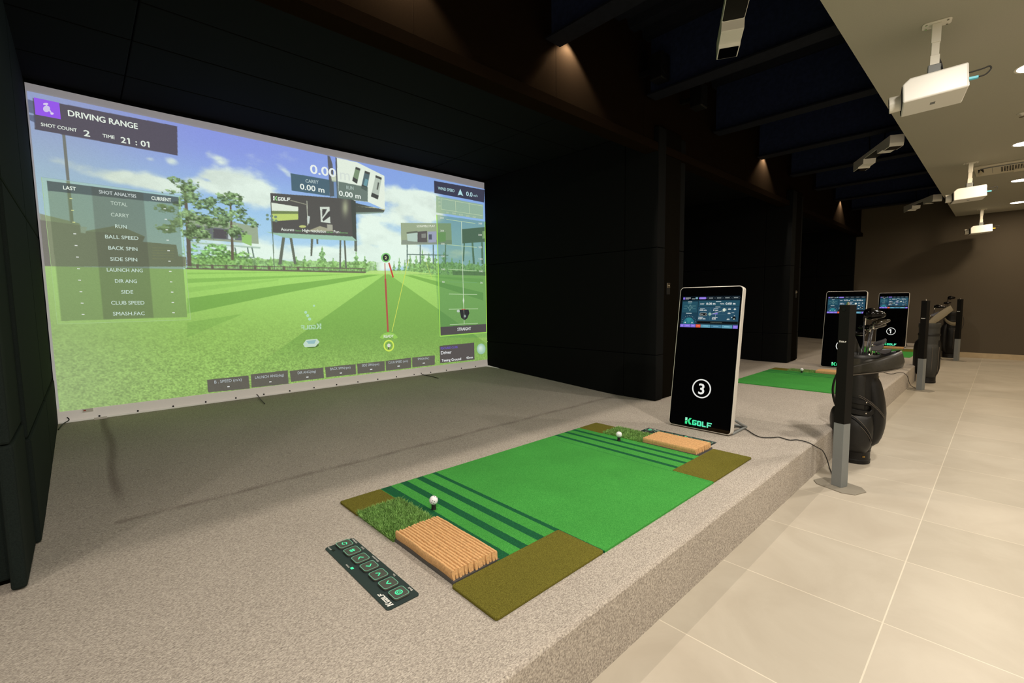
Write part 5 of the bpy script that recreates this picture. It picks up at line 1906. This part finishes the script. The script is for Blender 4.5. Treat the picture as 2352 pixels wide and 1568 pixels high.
def club(kind, base, rotz, foot, head, yaw, label, m_head=None, scale=1.0):
    """foot, head: local points of the shaft; the thing's origin sits at the shaft's lower end"""
    sc = 0.83 if base.x < 6 else 0.78
    foot, head = (foot[0] * sc, foot[1] * sc, foot[2]), (head[0] * sc, head[1] * sc, head[2])
    p0, p1 = to_world(base, rotz, foot), to_world(base, rotz, head)
    t = thing('golf_club', label, 'golf club', p0, 0, 'golf clubs standing in the bags')
    d = p1 - p0
    MB().cyl((0, 0, 0), d, 0.0055, 0.0045, 10).build('shaft', M_GRAPH if kind != 'iron' else M_CHROME, t, smooth=True)
    MB().cyl(d - d.normalized() * .035, d, 0.0062, 0.0075, 10).build('ferrule', M_CHROME if kind != 'driver' else M_BLACK, t, smooth=True)
    T = Matrix.Translation(d) @ Matrix.Rotation(rotz, 4, 'Z') @ Matrix.Rotation(yaw, 4, 'Y')
    mb = MB()
    if kind in ('driver', 'wood'):
        w_, dp, h_ = (0.064, 0.055, 0.034) if kind == 'driver' else (0.058, 0.040, 0.020)
        w_, dp, h_ = w_ * scale, dp * scale, h_ * scale
        rings = []
        for k in range(13):
            ph = math.pi * k / 12
            rr, z = max(math.sin(ph), .02), -math.cos(ph) * h_
            ring = []
            for i in range(28):
                a = 2 * math.pi * i / 28
                cx, cy = math.cos(a), math.sin(a)
                f = 1.0 if cx > 0 else 0.9
                ring.append(T @ Vector((w_ * .75 + w_ * cx * rr ** .75 * f, dp * cy * rr ** .75 * (1 - .18 * cx), z * (1 - .2 * cx) + h_ * .6)))
            rings.append(ring)
        mb.loft(rings)
        mb.build('club_head', m_head or M_GLOSSBLK, t, smooth=True)
        MB().cyl(d, T @ Vector((0.012, 0, h_ * .5)), 0.008, 0.010, 12).build('hosel', m_head or M_GLOSSBLK, t, smooth=True)
    else:
        prof = [(0.0, -0.012), (0.030, -0.016), (0.060, -0.010), (0.078, 0.012), (0.080, 0.034), (0.072, 0.044), (0.045, 0.028), (0.012, 0.012), (-0.006, 0.006)]
        prof = [(a * scale, b * scale) for a, b in prof]
        n = len(prof)
        R = T @ Matrix.Rotation(math.radians(90), 4, 'X')
        mb.prism(prof, -0.007, 0.006, R)
        mb.build('club_head', m_head or M_IRON, t, bevel=0.003)
        MB().cyl(d, T @ Vector((0.004, 0, 0.004)), 0.0075, 0.007, 12).build('hosel', M_CHROME, t, smooth=True)
    return t


B1 = Vector((4.275, 0.728, 0))
M_DARKGLOSS = mat('dark_bronze_lacquer', (44, 38, 26), 0.15, 0.6, coat=1.0)
club('driver', B1, BR, (0.03, 0.0, 0.45), (0.015, -0.03, 1.110), math.radians(6), 'golf club with the biggest gloss black head, topmost in the near bag', scale=1.12)
club('wood', B1, BR, (0.01, 0.02, 0.45), (0.085, -0.06, 1.045), math.radians(-16), 'golf club with a pointed bronze head right under the black driver', M_DARKGLOSS)
club('wood', B1, BR, (0.00, 0.0, 0.45), (0.062, -0.02, 1.022), math.radians(-10), 'golf club with a bronze head, lower of the two pointing right', M_DARKGLOSS, .95)
club('wood', B1, BR, (-0.02, 0.04, 0.45), (0.075, 0.07, 1.035), math.radians(180), 'golf club with a small dark head pointing left under the driver', M_GLOSSBLK, .85)
club('wood', B1, BR, (-0.05, 0.02, 0.45), (0.03, 0.08, 0.995), math.radians(172), 'golf club with a dark head half hidden by the nearest post', M_GLOSSBLK, .95)
IR = [((0.06, -0.02, 0.45), (0.065, -0.065, 0.875), 4, 'iron golf club, leftmost of the silver heads in the near bag'), ((0.07, 0.0, 0.45), (0.085, 0.05, 0.905), 2, 'iron golf club with the tallest silver head in the near bag'),
      ((0.08, 0.0, 0.45), (0.115, -0.01, 0.862), 22, 'iron golf club, second silver head from the right in the near bag'), ((0.09, 0.02, 0.45), (0.150, 0.045, 0.845), 26, 'iron golf club, rightmost silver head above the open hood')]
for f_, h_, a_, lb in IR:
    club('iron', B1, BR, f_, h_, math.radians(a_), lb, scale=1.0)
B2, R2 = Vector((9.02, 0.735, 0)), math.radians(-83)
club('wood', B2, R2, (0.02, 0.0, 0.5), (0.05, 0.0, 1.10), math.radians(6), 'golf club with a glinting dark head, topmost in the middle bag', M_GLOSSBLK, 1.2)
club('iron', B2, R2, (0.0, 0.0, 0.5), (0.00, -0.05, 0.99), math.radians(0), 'iron golf club, pale head just right of the middle post', M_IRON, 1.2)
club('iron', B2, R2, (0.03, 0.0, 0.5), (0.10, 0.03, 1.02), math.radians(12), 'iron golf club in the middle bag, head behind the raised flap', M_IRON, 1.1)
club('wood', B2, R2, (0.06, 0.02, 0.5), (0.11, 0.05, 0.98), math.radians(4), 'golf club with a black head tucked behind the middle bag flap', M_GLOSSBLK, 1.0)
B3, R3 = Vector((13.06, 0.735, 0)), math.radians(-84)
club('driver', B3, R3, (-0.05, 0.0, 0.5), (-0.10, -0.02, 1.21), math.radians(0), 'golf club with a black head standing highest in the farthest bag', M_GLOSSBLK, 1.0)
club('wood', B3, R3, (-0.06, 0.0, 0.5), (-0.17, -0.03, 1.11), math.radians(-4), 'golf club with a dark head, second highest in the farthest bag', M_GLOSSBLK, 1.1)
club('iron', B3, R3, (-0.06, 0.02, 0.5), (-0.14, 0.0, 0.98), math.radians(8), 'iron golf club with a shiny head, left side of the farthest bag', M_CHROME, 1.0)


# ------------------------------------------------------------------ projectors
def projector(loc, yaw, label, plug):
    t = thing('projector', label, 'projector', loc, yaw, 'white projectors under the pale ceiling')
    # origin on the ceiling at the mount; local +y is where the lens points
    pl_ = MB().prism(rrect(0.085, 0.135, 0.02, 5), -0.006, 0.0)
    pl_.build('mount_plate', M_WHITE_M, t, bevel=0.002)
    sc_ = MB()
    for sx in (-.028, .028):
        for sy in (-.048, .048):
            sc_.cyl((sx, sy, -.006), (sx, sy, -.011), 0.006, n=10)
    sc_.build('screw', M_CHROME, t)
    ar = MB().box(-0.020, 0.020, -0.022, 0.022, -0.115, -0.006)
    ar.build('mount_arm', M_WHITE_M, t, bevel=0.003)
    MB().box(-0.016, 0.016, -0.0185, 0.0185, -0.245, -0.115).box(-0.023, -0.016, -0.022, 0.022, -0.25, -0.19).build('lower_arm', M_WHITE_M, t, bevel=0.002)
    MB().box(-0.026, 0.026, -0.03, 0.03, -0.300, -0.245).build('tilt_joint', M_GREYM, t, bevel=0.004)
    tilt = Matrix.Translation((0.085, 0.0, -0.30)) @ Matrix.Rotation(math.radians(-3.4), 4, 'X')
    bd = MB()
    w_, l_, h_ = 0.148, 0.148, 0.140
    prof = [(-l_, 0), (l_ - .035, 0), (l_, -0.030), (l_, -h_), (-l_, -h_)]
    # side profile in (y, z), extruded over x
    n = len(prof)
    vs_ = [tilt @ Vector((-w_, a, b)) for a, b in prof] + [tilt @ Vector((w_, a, b)) for a, b in prof]
    bd.add(vs_, [tuple(range(n - 1, -1, -1)), tuple(range(n, 2 * n))] + [(i, (i + 1) % n, n + (i + 1) % n, n + i) for i in range(n)])
    body = bd.build('body', M_WHITE, t, bevel=0.009, seg=3)
    MB().box(-w_ + .012, w_ - .012, l_ - .002, l_ + .003, -h_ + .008, -.036, tilt).build('front_grille', M_BLACKM, body)
    MB().box(-.02, .02, -.012, .012, -h_ - .001, -h_ + .002, tilt).build('badge', M_GREYM, body)
    ln = MB()
    ln.cyl(tilt @ Vector((0.03, l_, -0.080)), tilt @ Vector((0.03, l_ + .062, -0.080)), 0.048, 0.050, 32)
    lens = ln.build('lens_barrel', M_WHITE_M, t, bevel=0.003)
    MB().cyl(tilt @ Vector((0.03, l_ + .0625, -0.080)), tilt @ Vector((0.03, l_ + .064, -0.080)), 0.040, 0.040, 32).build('lens_glass', M_GLASS, lens)
    a = tilt @ Vector((-0.09, -l_, -0.080))
    MB().box(-.012, .012, -.045, 0, -.007, .007, Matrix.Translation(a)).build('plug', plug, t, bevel=.002)
    b = tilt @ Vector((-0.09, -l_, -0.045))
    MB().tube([a + Vector((0, -.045, 0)), a + Vector((0, -.075, .006)), a + Vector((0, -.095, .03)), b + Vector((0, -.09, .012)), b + Vector((0, -.06, .006)), b], 0.004, 6).tube(
        [(0.02, -.02, -.20), (0.03, -.035, -.24), (0.05, -.05, -.285), (0.06, -.09, -.298)], 0.005, 6).build('cable', M_CABLE, t, smooth=True)
    return t


M_CYAN = mat('cyan_plug', (90, 200, 226), 0.4)
M_YELLOW = mat('yellow_plug', (226, 170, 50), 0.4)
YAW = math.radians(9)
projector((3.905, 0.375, CEIL), YAW, 'nearest and largest white projector hanging from the pale ceiling', M_CYAN)
projector((8.18, 0.385, CEIL), YAW, 'white projector beside the ceiling air conditioner, middle of three', M_CYAN)
projector((12.65, 0.400, CEIL), YAW, 'farthest white projector with a yellow plug, before the brown wall', M_YELLOW)


# ------------------------------------------------------------------ overhead launch sensors
def sensor(loc, rotz, label):
    t = thing('overhead_sensor', label, 'sensor', loc, rotz, 'white overhead shot sensors')
    # local x is the long axis, origin at the underside centre; pods at both ends hang lower than the middle
    L_, wd = 0.54, 0.066
    side = [(-L_, 0.035), (-L_ + 0.012, 0.0), (-L_ + 0.165, 0.0), (-L_ + 0.182, 0.014), (-L_ + 0.335, 0.016), (-L_ + 0.345, 0.070),
            (L_ - 0.345, 0.070), (L_ - 0.335, 0.016), (L_ - 0.182, 0.014), (L_ - 0.165, 0.0), (L_ - 0.012, 0.0), (L_, 0.035), (L_, 0.12), (-L_, 0.12)]
    n = len(side)
    mb = MB()
    mb.add([(a, -wd, b) for a, b in side] + [(a, wd, b) for a, b in side], [tuple(range(n)), tuple(range(2 * n - 1, n - 1, -1))] + [(i, n + i, n + (i + 1) % n, (i + 1) % n) for i in range(n)])
    mb.build('housing', M_WHITE, t, bevel=0.003)
    for s in (-1, 1):
        xc = s * (L_ - 0.088)
        MB().prism(rrect(0.140, 2 * wd - .014, 0.008, 4, xc, 0), -0.0012, 0.002).build('lens_window', M_GLASS, t)
    MB().prism(rrect(2 * L_ - 0.70, 2 * wd - 0.008, 0.012, 4), 0.0685, 0.071).build('dark_underside', M_BLACKM, t)
    for s in (-1, 1):
        MB().cyl((s * .2, 0, 0.12), (s * .3, 0, 3.62 - loc[2]), 0.008, n=10).build('hanger_rod', M_VOID, t)
    return t


SA = math.radians(28)
SZ = 1.665 + EYE


def s_at(fx, fy):
    return (fx - 0.52 * math.cos(SA), fy - 0.52 * math.sin(SA), SZ)


sensor(s_at(3.37, 1.405), SA, 'nearest white overhead sensor bar, cut off by the top of the photo')
s2_ = sensor(s_at(7.60, 1.405), SA, 'middle white overhead sensor bar, under the dark beams')
s3_ = sensor(s_at(11.95, 1.40), SA, 'farthest white overhead sensor bar, small beside the ceiling edge')

# ------------------------------------------------------------------ downlights, air conditioner, sprinkler, spots, switches
M_GLOW = emit('warm_lamp_glow', (255, 246, 226), 14.0)
DL = ['downlight at the right edge, nearest of four in the pale ceiling', 'second glowing downlight, just before the air conditioner', 'third glowing downlight, just behind the air conditioner', 'fourth glowing downlight, closest to the brown wall']
for k, x in enumerate((5.15, 7.62, 9.95, 12.24)):
    t = thing('ceiling_downlight', 'round recessed ' + DL[k], 'downlight', (x, -0.06, CEIL), 0, 'ceiling downlights')
    MB().lathe([(0.096, -0.001), (0.110, -0.004), (0.114, -0.001), (0.114, 0.0)], 36, cap=False).build('trim_ring', M_WHITE_M, t, smooth=True)
    MB().prism(ellipse(0, 0, 0.096, 0.096, 36), -0.0025, -0.001).build('lamp_glass', M_GLOW, t)

ac = thing('ceiling_air_conditioner', 'long white cassette air conditioner set in the pale ceiling', 'air conditioner', (8.45, 0.0, CEIL))
AX0, AX1, AY0, AY1 = 0.0, 0.62, -1.05, 0.37
MB().box(AX0, AX1, AY0, AY1, -0.022, 0.0).build('panel', mat('cream_plastic', (206, 200, 180), 0.5), ac, bevel=0.006)
gr = MB()
for j in range(4):
    for i in range(26):
        y = 0.13 - i * 0.024
        x0 = 0.17 + j * 0.085
        gr.box(x0, x0 + 0.062, y - 0.016, y, -0.0235, -0.021)
gr.build('intake_grille', M_BLACK, ac)
MB().box(0.44, 0.58, AY0 + .1, AY1 - .35, -0.036, -0.022).build('air_flap', mat('warm_white_plastic', (214, 206, 184), 0.45), ac, bevel=0.004)
MB().box(0.07, 0.50, 0.205, 0.209, -0.0235, -0.021).build('panel_seam', M_GREYM, ac)
MB().box(0.14, 0.36, 0.285, 0.335, -0.0245, -0.0215).build('corner_pocket', M_BLACKM, ac)
MB().add([(0.16, 0.315, -0.024), (0.36, 0.29, -0.024), (0.40, 0.325, -0.05), (0.34, 0.335, -0.05)], [(0, 1, 2, 3)]).build('loose_corner_cover', mat('grey_card', (176, 168, 142), 0.6), ac)
MB().tube([(0.10, 0.31, -0.026), (0.06, 0.2, -0.03), (0.05, 0.0, -0.03), (0.08, -0.3, -0.026), (0.06, -0.8, -0.026)], 0.006, 6).build('cable', M_GREYM, ac, smooth=True)

sk = thing('ceiling_sprinkler', 'small white sprinkler head at the right edge of the ceiling', 'sprinkler', (6.36, -0.01, CEIL))
MB().lathe([(0.032, 0.0), (0.032, -0.004), (0.014, -0.010), (0.010, -0.028)], 20).build('escutcheon', M_WHITE_M, sk, smooth=True)
MB().lathe([(0.018, -0.030), (0.018, -0.033)], 16).build('deflector', M_CHROME, sk)

for k, (x, y, z) in enumerate(VOID_SPOTS):
    lb = ['black track spotlight above the driving range screen, left of the first beam', 'black track spotlight hanging beside the fascia, behind the first beam', 'black track spotlight above the middle bay', 'black track spotlight above the far bay'][k]
    t = thing('track_spotlight', lb, 'spotlight', (x, y, z + 0.03), 0, 'black track spotlights in the roof void')
    MB().lathe([(0.045, 0.0), (0.048, 0.02), (0.048, 0.11), (0.03, 0.13)], 24, cap=False).build('lamp_can', M_BLACKM, t, smooth=True)
    MB().box(-0.012, 0.012, -0.012, 0.012, 0.125, 3.63 - z - 0.03).build('stem', M_BLACKM, t)
for k, (x, y, z) in enumerate(((3.86, 2.19, 1.93 + EYE), (4.62, 2.19, 1.90 + EYE))):
    t = thing('loudspeaker', ['black box speaker on the fascia behind the nearest sensor', 'black box speaker on the fascia, right of the other speaker'][k], 'speaker', (x, y, z), 0, 'black box speakers on the fascia')
    MB().box(-0.07, 0.07, -0.06, 0.06, 0.0, 0.22).build('cabinet', M_BLACK, t, bevel=0.01)
    MB().box(-0.02, 0.02, 0.06, 0.188, 0.09, 0.13).build('wall_bracket', M_BLACKM, t)
    MB().cyl((0, -0.06, 0.08), (0, -0.063, 0.08), 0.05).build('driver_grille', M_BLACKM, t)

for k, (x, y, z) in enumerate(((4.357, 2.347, 0.115 + EYE), (8.385, 2.305, 0.073 + EYE))):
    t = thing('wall_switch', ['small chrome switch plate on the black end wall behind the kiosk marked 3', 'small chrome switch plate on the far black end wall'][k], 'switch', (x, y, z - 0.055), 0, 'switch plates on the end walls')
    MB().box(-0.035, 0.035, -0.008, 0.0, 0.0, 0.12).build('plate', M_BLACKM, t, bevel=0.003)
    MB().box(-0.030, 0.030, -0.011, -0.008, 0.068, 0.115).build('chrome_cover', M_CHROME, t, bevel=0.002)
    MB().cyl((0.006, -0.011, 0.092), (0.006, -0.020, 0.092), 0.009, 0.006).build('toggle', M_CHROME, t, smooth=True)
